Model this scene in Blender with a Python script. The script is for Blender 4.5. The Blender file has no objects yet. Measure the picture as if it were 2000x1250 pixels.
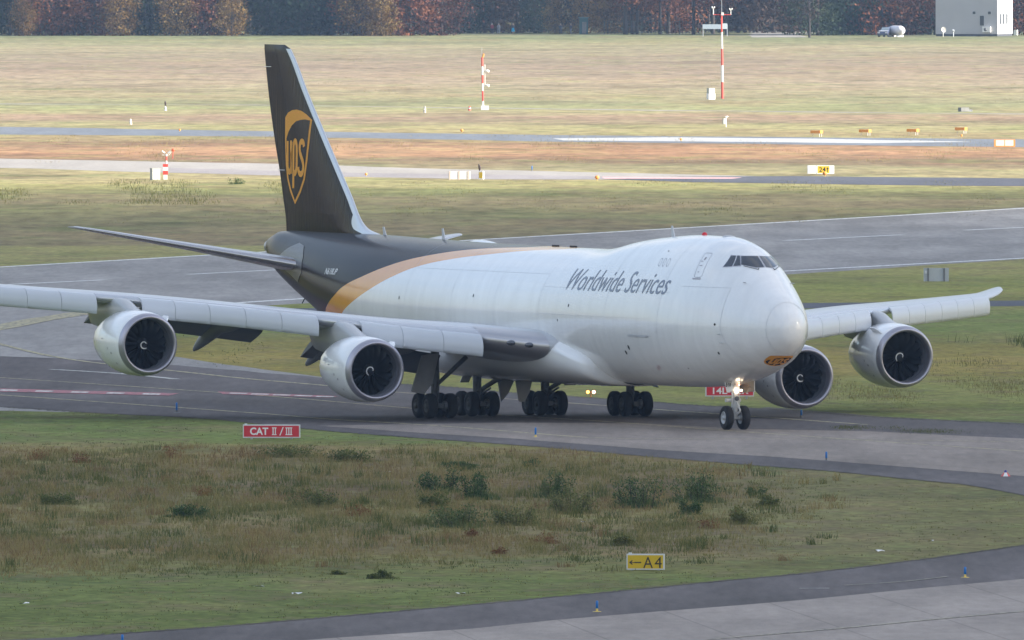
import bpy, bmesh, math, random
from mathutils import Vector, Matrix, noise
R = math.radians
random.seed(7)

# ------------------------------------------------------------------ camera, sky, sun, exposure
SC = bpy.context.scene
COL = SC.collection
CAM_H, FPX, PITCH = 29.6485, 43900.4, 1.1966          # eye height (m), focal length in photo pixels, tilt (deg)
cam = bpy.data.objects.new('camera', bpy.data.cameras.new('camera'))
cam.data.lens = FPX / 2000 * 36.0
cam.data.sensor_width = 36.0
cam.data.clip_start = 1.0
cam.data.clip_end = 20000.0
cam.location = (0, 0, CAM_H)
cam.rotation_euler = (R(90 - PITCH), 0, 0)
COL.objects.link(cam)
SC.camera = cam

SUN_EL, SUN_AZ = 21.0, 104.0                           # azimuth clockwise from the viewing direction
world = bpy.data.worlds.new("World"); SC.world = world; world.use_nodes = True
wn = world.node_tree.nodes; wl = world.node_tree.links; wn.clear()
wo = wn.new('ShaderNodeOutputWorld'); wb = wn.new('ShaderNodeBackground')
sky = wn.new('ShaderNodeTexSky'); sky.sky_type = 'NISHITA'; sky.sun_disc = False
sky.sun_elevation = R(SUN_EL); sky.sun_rotation = R(SUN_AZ); sky.dust_density = 1.0; sky.air_density = 1.0
tc = wn.new('ShaderNodeTexCoord'); mp = wn.new('ShaderNodeMapping'); mp.inputs['Scale'].default_value = (1, 1, 3.0)
cn = wn.new('ShaderNodeTexNoise'); cn.inputs['Scale'].default_value = 2.1; cn.inputs['Detail'].default_value = 7; cn.inputs['Roughness'].default_value = .55
cr = wn.new('ShaderNodeValToRGB'); cr.color_ramp.elements[0].position = .43; cr.color_ramp.elements[1].position = .66
cr.color_ramp.elements[0].color = (.12, .12, .12, 1); cr.color_ramp.elements[1].color = (.85, .85, .85, 1)
mx = wn.new('ShaderNodeMix'); mx.data_type = 'RGBA'; mx.inputs[7].default_value = (6.75, 6.35, 5.95, 1)
wl.new(tc.outputs['Generated'], mp.inputs[0]); wl.new(mp.outputs[0], cn.inputs[0]); s0_ = wn.new('ShaderNodeSeparateXYZ'); wl.new(tc.outputs['Generated'], s0_.inputs[0]); cz = wn.new('ShaderNodeMath'); cz.operation = 'MULTIPLY_ADD'; cz.inputs[1].default_value = -.15
wl.new(s0_.outputs[2], cz.inputs[0]); wl.new(cn.outputs[0], cz.inputs[2]); wl.new(cz.outputs[0], cr.inputs[0])
wl.new(cr.outputs[0], mx.inputs[0]); wl.new(sky.outputs[0], mx.inputs[6]); # cloudy skies are brighter overhead than at the horizon; blue shows between the clouds higher up
sz = wn.new('ShaderNodeSeparateXYZ'); wl.new(tc.outputs['Generated'], sz.inputs[0])
hr = wn.new('ShaderNodeMapRange'); hr.interpolation_type = 'SMOOTHSTEP'; hr.inputs[1].default_value = -.02; hr.inputs[2].default_value = .45; hr.inputs[3].default_value = .42; hr.inputs[4].default_value = 1.15
vs_ = wn.new('ShaderNodeVectorMath'); vs_.operation = 'SCALE'; wl.new(sz.outputs[2], hr.inputs[0]); wl.new(mx.outputs[2], vs_.inputs[0]); wl.new(hr.outputs[0], vs_.inputs[3]); wl.new(vs_.outputs[0], wb.inputs[0])
wb.inputs[1].default_value = 0.10
wl.new(wb.outputs[0], wo.inputs[0])

sun = bpy.data.objects.new('sun', bpy.data.lights.new('sun', 'SUN'))
sun.data.energy = 5.0; sun.data.angle = R(.5); sun.data.color = (1, .93, .82)
SV = Vector((math.cos(R(SUN_EL)) * math.sin(R(SUN_AZ)), math.cos(R(SUN_EL)) * math.cos(R(SUN_AZ)), math.sin(R(SUN_EL))))
sun.rotation_euler = SV.to_track_quat('Z', 'Y').to_euler()
COL.objects.link(sun)
SC.view_settings.view_transform = 'Standard'; SC.view_settings.look = 'None'
SC.view_settings.exposure = 1.52; SC.view_settings.gamma = 1
SC.cycles.transparent_max_bounces = 12
SC.cycles.max_bounces = 6
SC.cycles.volume_bounces = 0

# ------------------------------------------------------------------ helpers
CP, SP = math.cos(R(PITCH)), math.sin(R(PITCH))
def G(px, py, z=0.0):
    """ground point seen at photo pixel (2000 x 1250)"""
    x = (px - 1000) / FPX; q = (625 - py) / FPX
    Y = CP + q * SP; Z = q * CP - SP
    t = (CAM_H - z) / -Z
    return Vector((x * t, Y * t, z))
def YD(py): return G(1000, py).y
def PPM(py): return FPX / YD(py)                       # photo pixels per metre at that ground row

def lin(c):
    c = c / 255.0
    return c / 12.92 if c <= .04045 else ((c + .055) / 1.055) ** 2.4
def srgb(r, g, b, k=1.0): return (min(1, lin(r) * k), min(1, lin(g) * k), min(1, lin(b) * k), 1)

def mat(name, col, rough=.6, metal=0.0, spec=.5, coat=0.0, noise_amt=0.0, noise_scale=3.0, emit=None, estr=0):
    m = bpy.data.materials.new(name); m.use_nodes = True
    nt = m.node_tree; b = nt.nodes['Principled BSDF']
    if len(col) == 3: col = (*col, 1)
    b.inputs['Base Color'].default_value = col
    b.inputs['Roughness'].default_value = rough; b.inputs['Metallic'].default_value = metal
    b.inputs['Specular IOR Level'].default_value = spec
    b.inputs['Coat Weight'].default_value = coat; b.inputs['Coat Roughness'].default_value = .04
    if emit: b.inputs['Emission Color'].default_value = (*emit, 1); b.inputs['Emission Strength'].default_value = estr
    if noise_amt:
        t = nt.nodes.new('ShaderNodeTexCoord'); n = nt.nodes.new('ShaderNodeTexNoise')
        n.inputs['Scale'].default_value = noise_scale; n.inputs['Detail'].default_value = 5
        mr = nt.nodes.new('ShaderNodeMapRange'); mr.inputs[1].default_value = .3; mr.inputs[2].default_value = .7
        mr.inputs[3].default_value = 1 - noise_amt; mr.inputs[4].default_value = 1 + noise_amt
        v = nt.nodes.new('ShaderNodeVectorMath'); v.operation = 'SCALE'; v.inputs[0].default_value = col[:3]
        nt.links.new(t.outputs['Object'], n.inputs[0]); nt.links.new(n.outputs[0], mr.inputs[0])
        nt.links.new(mr.outputs[0], v.inputs[3]); nt.links.new(v.outputs[0], b.inputs['Base Color'])
    return m

class MB:
    def __init__(s): s.v = []; s.f = []; s.mi = []; s.sm = []; s.cols = None
    def add(s, vs, fs, mi=0, smooth=False):
        o = len(s.v); s.v += [tuple(v) for v in vs]
        for f in fs: s.f.append(tuple(i + o for i in f)); s.mi.append(mi); s.sm.append(smooth)
        return s
    def box(s, c, size, mi=0, rz=0.0, M=None):
        hx, hy, hz = size[0] / 2, size[1] / 2, size[2] / 2
        vs = [Vector((x, y, z)) for z in (-hz, hz) for x, y in ((-hx, -hy), (hx, -hy), (hx, hy), (-hx, hy))]
        T = Matrix.Translation(c) @ (M if M else Matrix.Rotation(rz, 4, 'Z'))
        return s.add([T @ v for v in vs], [(3, 2, 1, 0), (4, 5, 6, 7), (0, 1, 5, 4), (1, 2, 6, 5), (2, 3, 7, 6), (3, 0, 4, 7)], mi)
    def tube(s, p0, p1, r0, r1=None, n=12, mi=0, caps=True):
        p0, p1 = Vector(p0), Vector(p1); r1 = r0 if r1 is None else r1
        d = (p1 - p0).normalized(); a = d.orthogonal().normalized(); b = d.cross(a)
        vs = []
        for p, r in ((p0, r0), (p1, r1)):
            vs += [p + (a * math.cos(2 * math.pi * i / n) + b * math.sin(2 * math.pi * i / n)) * r for i in range(n)]
        s.add(vs, [(i, (i + 1) % n, n + (i + 1) % n, n + i) for i in range(n)], mi, True)
        if caps: s.add(vs, [tuple(range(n))[::-1], tuple(range(n, 2 * n))], mi)
        return s
    def lathe(s, o, ax, prof, n=48, mi=0, mis=None, smooth=True):
        """prof: (distance along ax, radius)"""
        o = Vector(o); d = Vector(ax).normalized(); a = Vector((0, 0, 1)) if abs(d.z) < .9 else Vector((1, 0, 0))
        a = (a - d * a.dot(d)).normalized(); b = d.cross(a); k = len(prof); base = len(s.v)
        for x, r in prof:
            s.v += [tuple(o + d * x + (a * math.cos(2 * math.pi * i / n) + b * math.sin(2 * math.pi * i / n)) * r) for i in range(n)]
        for j in range(k - 1):
            for i in range(n):
                i2 = (i + 1) % n
                s.f.append((base + j * n + i, base + j * n + i2, base + (j + 1) * n + i2, base + (j + 1) * n + i))
                s.mi.append(mis[j] if mis else mi); s.sm.append(smooth)
        return s
    def grid(s, rows, mi=0, smooth=True, closed=False):
        base = len(s.v); n = len(rows[0])
        for r in rows: s.v += [tuple(v) for v in r]
        for j in range(len(rows) - 1):
            for i in range(n if closed else n - 1):
                i2 = (i + 1) % n
                s.f.append((base + j * n + i, base + j * n + i2, base + (j + 1) * n + i2, base + (j + 1) * n + i)); s.mi.append(mi); s.sm.append(smooth)
        return s
    def build(s, name, mats, parent=None, loc=None, fixn=True, **tags):
        me = bpy.data.meshes.new(name); me.from_pydata(s.v, [], s.f)
        for m in (mats if isinstance(mats, (list, tuple)) else [mats]): me.materials.append(m)
        me.polygons.foreach_set('material_index', s.mi); me.polygons.foreach_set('use_smooth', s.sm)
        if fixn:
            b = bmesh.new(); b.from_mesh(me); bmesh.ops.recalc_face_normals(b, faces=b.faces); b.to_mesh(me); b.free()
        me.update()
        return link(name, me, parent, loc, **tags)
def link(name, me, parent=None, loc=None, **tags):
    o = bpy.data.objects.new(name, me); COL.objects.link(o)
    if parent: o.parent = parent
    if loc is not None: o.location = loc
    for k, v in tags.items(): o[k] = v
    return o
def thing(name, label, cat, loc=(0, 0, 0), rz=0.0, group=None):
    o = bpy.data.objects.new(name, None); COL.objects.link(o); o.location = loc; o.rotation_euler = (0, 0, rz)
    o.empty_display_size = .5
    o['label'] = label; o['category'] = cat
    if group: o['group'] = group
    return o
def dup(o, loc=None, rz=None, scale=None, label=None, parent=None):
    c = o.copy(); COL.objects.link(c); c.parent = parent
    for ch in o.children: dup(ch, parent=c)
    if loc is not None: c.location = loc
    if rz is not None: c.rotation_euler = (0, 0, rz)
    if scale is not None: c.scale = (scale,) * 3 if not hasattr(scale, '__len__') else scale
    if label: c['label'] = label
    return c
def textmesh(body, size=1.0, bold=0.0, shear=0.0, space=1.0):
    """2-D outline text -> (verts (x,y), faces), x from 0"""
    cu = bpy.data.curves.new('t', 'FONT'); cu.body = body; cu.size = size; cu.offset = bold; cu.shear = shear
    cu.space_character = space; cu.resolution_u = 4
    o = bpy.data.objects.new('t', cu); COL.objects.link(o); bpy.context.view_layer.update()
    dg = bpy.context.evaluated_depsgraph_get(); me = bpy.data.meshes.new_from_object(o.evaluated_get(dg))
    vs = [(v.co.x, v.co.y) for v in me.vertices]; fs = [tuple(p.vertices) for p in me.polygons]
    bpy.data.objects.remove(o); bpy.data.curves.remove(cu); bpy.data.meshes.remove(me)
    return vs, fs
def refit(vs, x0, x1, y0, y1):
    ax, bx = min(v[0] for v in vs), max(v[0] for v in vs); ay, by = min(v[1] for v in vs), max(v[1] for v in vs)
    return [(x0 + (v[0] - ax) / (bx - ax) * (x1 - x0), y0 + (v[1] - ay) / (by - ay) * (y1 - y0)) for v in vs]
def slice2d(vs, fs, ys, xs=()):
    """cut a flat mesh along lines so that it can be laid on a curved skin"""
    b = bmesh.new(); bv = [b.verts.new((x, y, 0)) for x, y in vs]
    for f in fs:
        try: b.faces.new([bv[i] for i in f])
        except ValueError: pass
    for y in ys: bmesh.ops.bisect_plane(b, geom=b.verts[:] + b.edges[:] + b.faces[:], plane_co=(0, y, 0), plane_no=(0, 1, 0))
    for x in xs: bmesh.ops.bisect_plane(b, geom=b.verts[:] + b.edges[:] + b.faces[:], plane_co=(x, 0, 0), plane_no=(1, 0, 0))
    b.verts.index_update(); v2 = [(v.co.x, v.co.y) for v in b.verts]; f2 = [tuple(v.index for v in f.verts) for f in b.faces]; b.free()
    return v2, f2
def ribbon(pts, w):
    """flat stroke of width w along 2-D points -> verts, faces; rounded joints by averaging"""
    n = len(pts); L = []; Rr = []
    for i, p in enumerate(pts):
        a = pts[max(0, i - 1)]; c = pts[min(n - 1, i + 1)]
        dx, dy = c[0] - a[0], c[1] - a[1]; d = math.hypot(dx, dy) or 1
        ww = w[i] if hasattr(w, '__len__') else w
        L.append((p[0] - dy / d * ww / 2, p[1] + dx / d * ww / 2)); Rr.append((p[0] + dy / d * ww / 2, p[1] - dx / d * ww / 2))
    return L + Rr, [(i, i + 1, n + i + 1, n + i) for i in range(n - 1)]
def spline(pts, k=6):
    out = []
    for i in range(len(pts) - 1):
        p0, p1, p2, p3 = pts[max(0, i - 1)], pts[i], pts[i + 1], pts[min(len(pts) - 1, i + 2)]
        for j in range(k):
            t = j / k
            out.append(tuple(.5 * (2 * b + (c - a) * t + (2 * a - 5 * b + 4 * c - d) * t * t + (3 * b - a - 3 * c + d) * t ** 3)
                             for a, b, c, d in zip(p0, p1, p2, p3)))
    out.append(tuple(pts[-1])); return out
HAZE_D = 0.000038
# ------------------------------------------------------------------ ground
def sheet(name, px_pts, m, z=.008, jitter=0.0, step=6.0, kind='structure', **tags):
    pts = [G(*p) for p in px_pts]; out = []
    rnd = random.Random(len(name) * 7 + len(px_pts)); n = len(pts)
    for i in range(n):
        a, b = pts[i], pts[(i + 1) % n]; L = (b - a).length
        k = max(1, min(160, int(L / step))) if jitter else 1
        for j in range(k):
            p = a.lerp(b, j / k)
            if jitter and j: p = p + Vector((rnd.gauss(0, jitter * .35), rnd.gauss(0, jitter), 0))
            out.append((p.x, p.y, 0))
    bm = bmesh.new(); f = bm.faces.new([bm.verts.new(v) for v in out]); bmesh.ops.triangulate(bm, faces=[f])
    for f in bm.faces:
        if f.normal.z < 0: f.normal_flip()
    me = bpy.data.meshes.new(name); bm.to_mesh(me); bm.free(); me.materials.append(m)
    return link(name, me, loc=(0, 0, z), kind=kind, **tags)

def ground_material():
    m = bpy.data.materials.new('airfield_grass'); m.use_nodes = True
    nt = m.node_tree; N = nt.nodes; L = nt.links; bs = N['Principled BSDF']
    bs.inputs['Roughness'].default_value = .95; bs.inputs['Specular IOR Level'].default_value = .05
    t = N.new('ShaderNodeTexCoord'); sep = N.new('ShaderNodeSeparateXYZ'); L.new(t.outputs['Object'], sep.inputs[0])
    def noise_(scale, det, sx=1, sy=1, off=0, rough=.55):
        mp = N.new('ShaderNodeMapping'); mp.inputs['Scale'].default_value = (sx, sy, 1); mp.inputs['Location'].default_value = (off, off * .7, 0)
        n = N.new('ShaderNodeTexNoise'); n.inputs['Scale'].default_value = scale; n.inputs['Detail'].default_value = det; n.inputs['Roughness'].default_value = rough
        L.new(t.outputs['Object'], mp.inputs[0]); L.new(mp.outputs[0], n.inputs[0]); return n.outputs[0]
    def M(op, a, b=None, c=None):
        n = N.new('ShaderNodeMath'); n.operation = op
        for i, x in enumerate((a, b, c)):
            if x is None: continue
            if hasattr(x, 'links'): L.new(x, n.inputs[i])
            else: n.inputs[i].default_value = x
        return n.outputs[0]
    def MR(x, a, b, c, d, smooth=False):
        n = N.new('ShaderNodeMapRange'); L.new(x, n.inputs[0])
        if smooth: n.interpolation_type = 'SMOOTHSTEP'
        for i, v in enumerate((a, b, c, d)): n.inputs[i + 1].default_value = v
        return n.outputs[0]
    def MIX(f, a, b, blend='MIX'):
        n = N.new('ShaderNodeMix'); n.data_type = 'RGBA'; n.blend_type = blend
        for i, x in ((0, f), (6, a), (7, b)):
            if hasattr(x, 'links'): L.new(x, n.inputs[i])
            else: n.inputs[i].default_value = x
        return n.outputs[2]
    big = noise_(.045, 5, .7, .8); mid = noise_(.22, 5, .7, .8, 31); fine = noise_(1.7, 6, 1, .6, 77, .7); fine2 = noise_(5.5, 4, 1, .5, 11, .7)
    warp = M('ADD', M('MULTIPLY', M('SUBTRACT', big, .5), 1.0), M('MULTIPLY', M('SUBTRACT', mid, .5), .55))
    def ramp(table, k, amp):
        y = M('MULTIPLY_ADD', warp, amp, sep.outputs[1])
        y0, y1 = YD(table[-1][0]), YD(table[0][0]); r = N.new('ShaderNodeValToRGB')
        L.new(MR(y, y0, y1, 0, 1), r.inputs[0]); e = r.color_ramp.elements
        rows = sorted([((YD(q[0]) - y0) / (y1 - y0), srgb(*q[1:4], k)) for q in table])
        for i, (p, c) in enumerate(rows):
            if i == 0: e[0].position = p; e[0].color = c
            elif i == 1: e[1].position = p; e[1].color = c
            else: x = e.new(p); x.color = c
        return r.outputs[0]
    FAR = [(66, 140, 146, 112), (78, 158, 160, 118), (92, 190, 178, 142), (112, 180, 163, 138), (135, 186, 165, 142), (160, 198, 178, 150), (186, 190, 178, 140),
           (203, 176, 174, 132), (214, 192, 190, 138), (228, 196, 168, 142), (236, 182, 160, 134), (247, 202, 192, 140), (268, 188, 172, 128), (280, 172, 138, 112),
           (291, 216, 172, 134), (301, 205, 158, 124), (316, 162, 138, 112), (325, 180, 170, 132), (348, 205, 190, 142), (364, 190, 184, 124), (378, 158, 158, 108),
           (392, 176, 160, 122), (410, 158, 152, 108), (430, 164, 156, 112), (445, 172, 158, 118)]
    NEAR = [(500, 150, 148, 112), (530, 150, 150, 106), (552, 132, 138, 92), (566, 140, 146, 94), (584, 138, 140, 92), (610, 120, 134, 90), (650, 112, 128, 84), (672, 132, 126, 84), (700, 150, 138, 88),
            (722, 146, 134, 88), (745, 128, 132, 88), (768, 134, 138, 92), (812, 106, 120, 82), (838, 104, 122, 80), (858, 108, 124, 80), (872, 130, 122, 92), (890, 124, 110, 88), (905, 114, 106, 84),
            (922, 112, 100, 84), (945, 108, 96, 84), (965, 100, 88, 80), (985, 114, 110, 84), (1010, 122, 116, 90), (1035, 122, 112, 92), (1062, 112, 102, 88), (1085, 120, 112, 86), (1108, 108, 112, 80),
            (1135, 100, 114, 76), (1180, 98, 112, 74), (1250, 96, 112, 72)]
    far = ramp(FAR, .60, 130.0); near = ramp([(q[0], q[1] + 7, q[2] + 3, q[3] - 14) for q in NEAR], .95, 46.0)
    # the island gets evenly green towards its right end
    gx = M('MULTIPLY_ADD', M('SUBTRACT', mid, .5), 5.0, sep.outputs[0])
    gm = M('MULTIPLY', MR(gx, 7.0, 15.0, 0, .8, True), M('LESS_THAN', sep.outputs[1], 1140.0))
    near = MIX(gm, near, srgb(120, 118, 76, .98))
    sel = M('GREATER_THAN', sep.outputs[1], YD(480))
    base = MIX(sel, near, far)
    # tussocks, dry patches and moss in irregular clumps
    patch = noise_(.11, 6, .8, .55, 140, .62)
    base = MIX(MR(patch, .52, .66, 0, .38), base, srgb(146, 126, 98, .72), 'MIX')
    patch2 = noise_(.09, 6, .8, .5, 240, .62)
    base = MIX(MR(patch2, .54, .66, 0, .45), base, srgb(98, 118, 70, .75), 'MIX')
    fa, fb_, fc = noise_(1, 4, .030, .014, 5, .6), noise_(1, 5, .10, .034, 15, .65), noise_(1, 4, .5, .085, 25, .7)
    na, nb, nc = noise_(1, 4, .11, .055, 35, .6), noise_(1, 5, .38, .16, 45, .65), noise_(1, 4, 1.6, .6, 55, .7)
    def FM(a, b):
        n = N.new('ShaderNodeMix'); n.data_type = 'FLOAT'; L.new(sel, n.inputs[0]); L.new(a, n.inputs[2]); L.new(b, n.inputs[3]); return n.outputs[0]
    xa, xb, xc = FM(na, fa), FM(nb, fb_), FM(nc, fc)
    base = MIX(MR(xa, .50, .68, 0, .45), base, srgb(148, 122, 92, .62)); base = MIX(MR(xb, .50, .68, 0, .55), base, srgb(122, 132, 80, .62))
    base = MIX(MR(xb, .46, .28, 0, .5), base, srgb(206, 182, 144, .70))
    v = M('MULTIPLY', MR(xa, .3, .7, .74, 1.24), MR(xb, .3, .7, .62, 1.34))
    v = M('MULTIPLY', v, MR(xc, .3, .7, .66, 1.34)); v = M('MULTIPLY', v, MR(fine, .25, .75, .85, 1.15))
    sc = N.new('ShaderNodeVectorMath'); sc.operation = 'SCALE'; L.new(base, sc.inputs[0]); L.new(v, sc.inputs[3])
    L.new(sc.outputs[0], bs.inputs['Base Color'])
    return m
M_GROUND = ground_material()
g = MB(); g.add([(-3500, -300, 0), (3500, -300, 0), (3500, 6500, 0), (-3500, 6500, 0)], [(0, 1, 2, 3)])
g.build('ground', M_GROUND, kind='structure')

def paved(name, col, amt=.14, rough=.9, spec=.22, ang=0.0, slab=None, streak=14.0):
    """asphalt or concrete with streaks along the way it is driven"""
    m = bpy.data.materials.new(name); m.use_nodes = True; nt = m.node_tree; N = nt.nodes; L = nt.links; bs = N['Principled BSDF']
    bs.inputs['Roughness'].default_value = rough; bs.inputs['Specular IOR Level'].default_value = spec
    t = N.new('ShaderNodeTexCoord'); last = None
    for sc, sx, sy, lo, hi in ((.35, 1, 1 / streak, 1 - amt, 1 + amt), (2.2, 1, 1 / streak, 1 - amt * .7, 1 + amt * .7), (.05, 1.5, .6, 1 - amt, 1 + amt), (9.0, 1, .3, 1 - amt * .5, 1 + amt * .5)):
        mp = N.new('ShaderNodeMapping'); mp.inputs['Rotation'].default_value = (0, 0, ang); mp.inputs['Scale'].default_value = (sx, sy, 1)
        n = N.new('ShaderNodeTexNoise'); n.inputs['Scale'].default_value = sc; n.inputs['Detail'].default_value = 5
        L.new(t.outputs['Object'], mp.inputs[0]); L.new(mp.outputs[0], n.inputs[0])
        r = N.new('ShaderNodeMapRange'); r.inputs[1].default_value = .3; r.inputs[2].default_value = .7; r.inputs[3].default_value = lo; r.inputs[4].default_value = hi
        L.new(n.outputs[0], r.inputs[0])
        if last is None: last = r.outputs[0]
        else:
            q = N.new('ShaderNodeMath'); q.operation = 'MULTIPLY'; L.new(last, q.inputs[0]); L.new(r.outputs[0], q.inputs[1]); last = q.outputs[0]
    if slab:                                            # joints between slabs or paving lanes
        mp = N.new('ShaderNodeMapping'); mp.inputs['Rotation'].default_value = (0, 0, ang); L.new(t.outputs['Object'], mp.inputs[0])
        br = N.new('ShaderNodeTexBrick'); br.offset = 0.0; br.inputs['Scale'].default_value = 1.0; br.inputs['Brick Width'].default_value = slab[0]; br.inputs['Row Height'].default_value = slab[1]
        br.inputs['Mortar Size'].default_value = slab[2]; br.inputs['Color1'].default_value = (1, 1, 1, 1); br.inputs['Color2'].default_value = (.93, .93, .93, 1); br.inputs['Mortar'].default_value = (slab[3],) * 3 + (1,)
        L.new(mp.outputs[0], br.inputs[0]); bw = N.new('ShaderNodeRGBToBW'); L.new(br.outputs[0], bw.inputs[0])
        q = N.new('ShaderNodeMath'); q.operation = 'MULTIPLY'; L.new(last, q.inputs[0]); L.new(bw.outputs[0], q.inputs[1]); last = q.outputs[0]
    v = N.new('ShaderNodeVectorMath'); v.operation = 'SCALE'; v.inputs[0].default_value = col[:3]; L.new(last, v.inputs[3]); L.new(v.outputs[0], bs.inputs['Base Color'])
    return m
# runway axis angle, taxi axis angle (clockwise turn that puts the axis on y)
_a, _b = G(0, 522), G(2000, 407); RW_ANG = math.atan2(_b.x - _a.x, _b.y - _a.y)
_c, _d = G(0, 738), G(1926, 877); TX_ANG = math.atan2(_c.x - _d.x, _c.y - _d.y)
A_RW = paved('runway_asphalt', srgb(146, 142, 138), .15, ang=RW_ANG, slab=(7.5, 400, .06, .72))
A_TX = paved('taxiway_asphalt', srgb(94, 88, 87), .22, ang=TX_ANG, slab=(5.5, 300, .05, .75))
A_SH = paved('shoulder_asphalt', srgb(97, 91, 89), .13, ang=TX_ANG)
A_CO = paved('worn_concrete', srgb(138, 127, 118), .15, ang=TX_ANG, slab=(5, 7.5, .05, .70))
A_AP = paved('apron_concrete', srgb(152, 142, 134), .13, ang=TX_ANG + .25, streak=7, slab=(5, 7.5, .05, .72))
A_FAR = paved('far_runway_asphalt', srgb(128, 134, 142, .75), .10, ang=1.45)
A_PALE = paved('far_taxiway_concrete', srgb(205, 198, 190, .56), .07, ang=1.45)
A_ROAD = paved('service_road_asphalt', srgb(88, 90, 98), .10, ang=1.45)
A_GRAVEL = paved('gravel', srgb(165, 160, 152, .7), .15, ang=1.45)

# main runway with the exit that leads to the taxiway
sheet('runway', [(-120, 530), (2200, 393.5), (2200, 493), (1540, 536), (598, 592.5), (480, 599), (330, 620), (190, 655), (300, 690), (440, 712), (640, 738), (786, 751), (1005, 768),
                 (1183, 780), (1360, 793), (1360, 830), (-120, 800)], A_RW, z=.004, jitter=.25)
sheet('taxiway', [(-160, 690), (120, 700), (352, 714), (640, 739), (786, 751), (890, 757), (1005, 768), (1121, 775), (1183, 779.5), (1278, 785.5), (1360, 792), (1552, 802), (1712, 816), (2100, 835),
                  (2100, 990), (2000, 968), (1892, 948), (1784, 937), (1604, 919), (1460, 908), (1280, 893), (1053, 873), (846, 858), (640, 842), (414, 819), (188, 807), (0, 795), (-160, 786)],
      A_TX, z=.008, jitter=.3)
sheet('taxiway_concrete', [(620, 832), (980, 826), (1250, 827), (1440, 838), (1700, 843), (2100, 862), (2100, 938), (1800, 915), (1500, 892), (1280, 879), (1000, 857)], A_CO, z=.016, jitter=.2)
sheet('taxiway_shoulder', [(1500, 795.5), (1712, 813.5), (2100, 832), (2100, 850), (1900, 846), (1700, 837), (1560, 822), (1420, 806)], A_SH, z=.012, jitter=.2)
sheet('apron_shoulder', [(-40, 1252), (150, 1243.5), (414, 1225), (640, 1206), (846, 1188), (1087, 1166), (1280, 1148), (1388, 1137), (1550, 1122), (1712, 1104), (1874, 1083), (2000, 1065), (2100, 1050), (2100, 1400), (-40, 1400)],
      A_TX, z=.004, jitter=.22, step=2.0)
sheet('apron', [(460, 1262), (640, 1247), (922, 1228), (1087, 1211), (1280, 1195), (1424, 1184), (1579, 1171), (1820, 1147), (2000, 1131), (2100, 1122), (2100, 1420), (460, 1420)], A_AP, z=.008, jitter=.08)
sheet('service_road', [(380, 607.5), (480, 603.5), (1500, 592.5), (2200, 585), (2200, 595.5), (1500, 603.5), (480, 611), (380, 613)], A_ROAD, z=.008, jitter=.3)
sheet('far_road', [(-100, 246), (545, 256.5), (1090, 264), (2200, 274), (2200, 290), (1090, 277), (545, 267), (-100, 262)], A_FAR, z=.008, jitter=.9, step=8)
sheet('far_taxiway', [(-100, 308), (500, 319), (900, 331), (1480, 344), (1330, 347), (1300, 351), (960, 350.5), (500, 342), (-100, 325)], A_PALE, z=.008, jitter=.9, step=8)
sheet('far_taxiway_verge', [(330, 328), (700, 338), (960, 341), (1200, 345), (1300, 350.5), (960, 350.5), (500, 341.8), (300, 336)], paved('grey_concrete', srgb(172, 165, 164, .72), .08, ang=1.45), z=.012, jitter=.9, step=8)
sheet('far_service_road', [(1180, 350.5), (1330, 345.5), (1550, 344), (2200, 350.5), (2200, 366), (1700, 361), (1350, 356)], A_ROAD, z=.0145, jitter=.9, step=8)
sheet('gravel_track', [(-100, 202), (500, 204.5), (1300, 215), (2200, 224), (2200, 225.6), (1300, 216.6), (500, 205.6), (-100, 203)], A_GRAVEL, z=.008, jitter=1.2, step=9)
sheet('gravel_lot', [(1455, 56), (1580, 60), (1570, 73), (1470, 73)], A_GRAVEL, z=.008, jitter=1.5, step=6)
M_SHEEN = paved('asphalt_painted_glare', srgb(235, 236, 236, .52), .05, ang=1.45)  # glare off the far road, put in as a pale base colour
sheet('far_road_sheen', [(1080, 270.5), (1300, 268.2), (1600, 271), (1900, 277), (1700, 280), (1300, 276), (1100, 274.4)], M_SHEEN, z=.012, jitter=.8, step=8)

# bare soil and dead grass along the ragged edges of the pavement
A_SOIL = paved('bare_soil', srgb(84, 78, 66), .35, ang=TX_ANG, streak=2)
def verge(name, line, w, j, seed, m=None):
    r = random.Random(seed); P = [Vector(q) for q in spline([tuple(G(*p)) for p in line], 60)]; rows = []
    for p in P: rows.append([(p.x, p.y - w * r.uniform(.1, 1.0) + r.gauss(0, j), 0), (p.x, p.y + w * r.uniform(.1, 1.0) + r.gauss(0, j), 0)])
    o = MB().grid(rows, smooth=False).build(name, m or A_SOIL, loc=(0, 0, .0175 + seed * .0003), kind='structure', fixn=False); flip(o)
def flip(o):
    me = o.data; b = bmesh.new(); b.from_mesh(me)
    for f in b.faces:
        if f.normal.z < 0: f.normal_flip()
    b.to_mesh(me); b.free()
verge('soil_edge', [(150, 1243.5), (414, 1225), (640, 1206), (846, 1188), (1087, 1166), (1280, 1148), (1388, 1137), (1550, 1122), (1712, 1104), (1874, 1083), (2000, 1065), (2060, 1057)], .75, .25, 3)
verge('soil_edge', [(0, 795), (188, 807), (414, 819), (640, 842), (846, 858), (1053, 873), (1280, 893), (1460, 908), (1604, 919), (1784, 937), (1892, 948), (2000, 968)], .8, .3, 4)
verge('soil_edge', [(640, 739), (786, 751), (890, 757), (1005, 768), (1121, 775), (1183, 779.5), (1278, 785.5), (1360, 792), (1552, 802), (1712, 815), (2060, 832)], 1.6, .4, 5)
verge('soil_edge', [(-60, 525.5), (500, 493.6), (1000, 465.2), (1500, 436.5), (2060, 404.3)], 1.6, .6, 6, paved('dry_verge', srgb(176, 160, 128, .8), .2, ang=RW_ANG))
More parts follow.
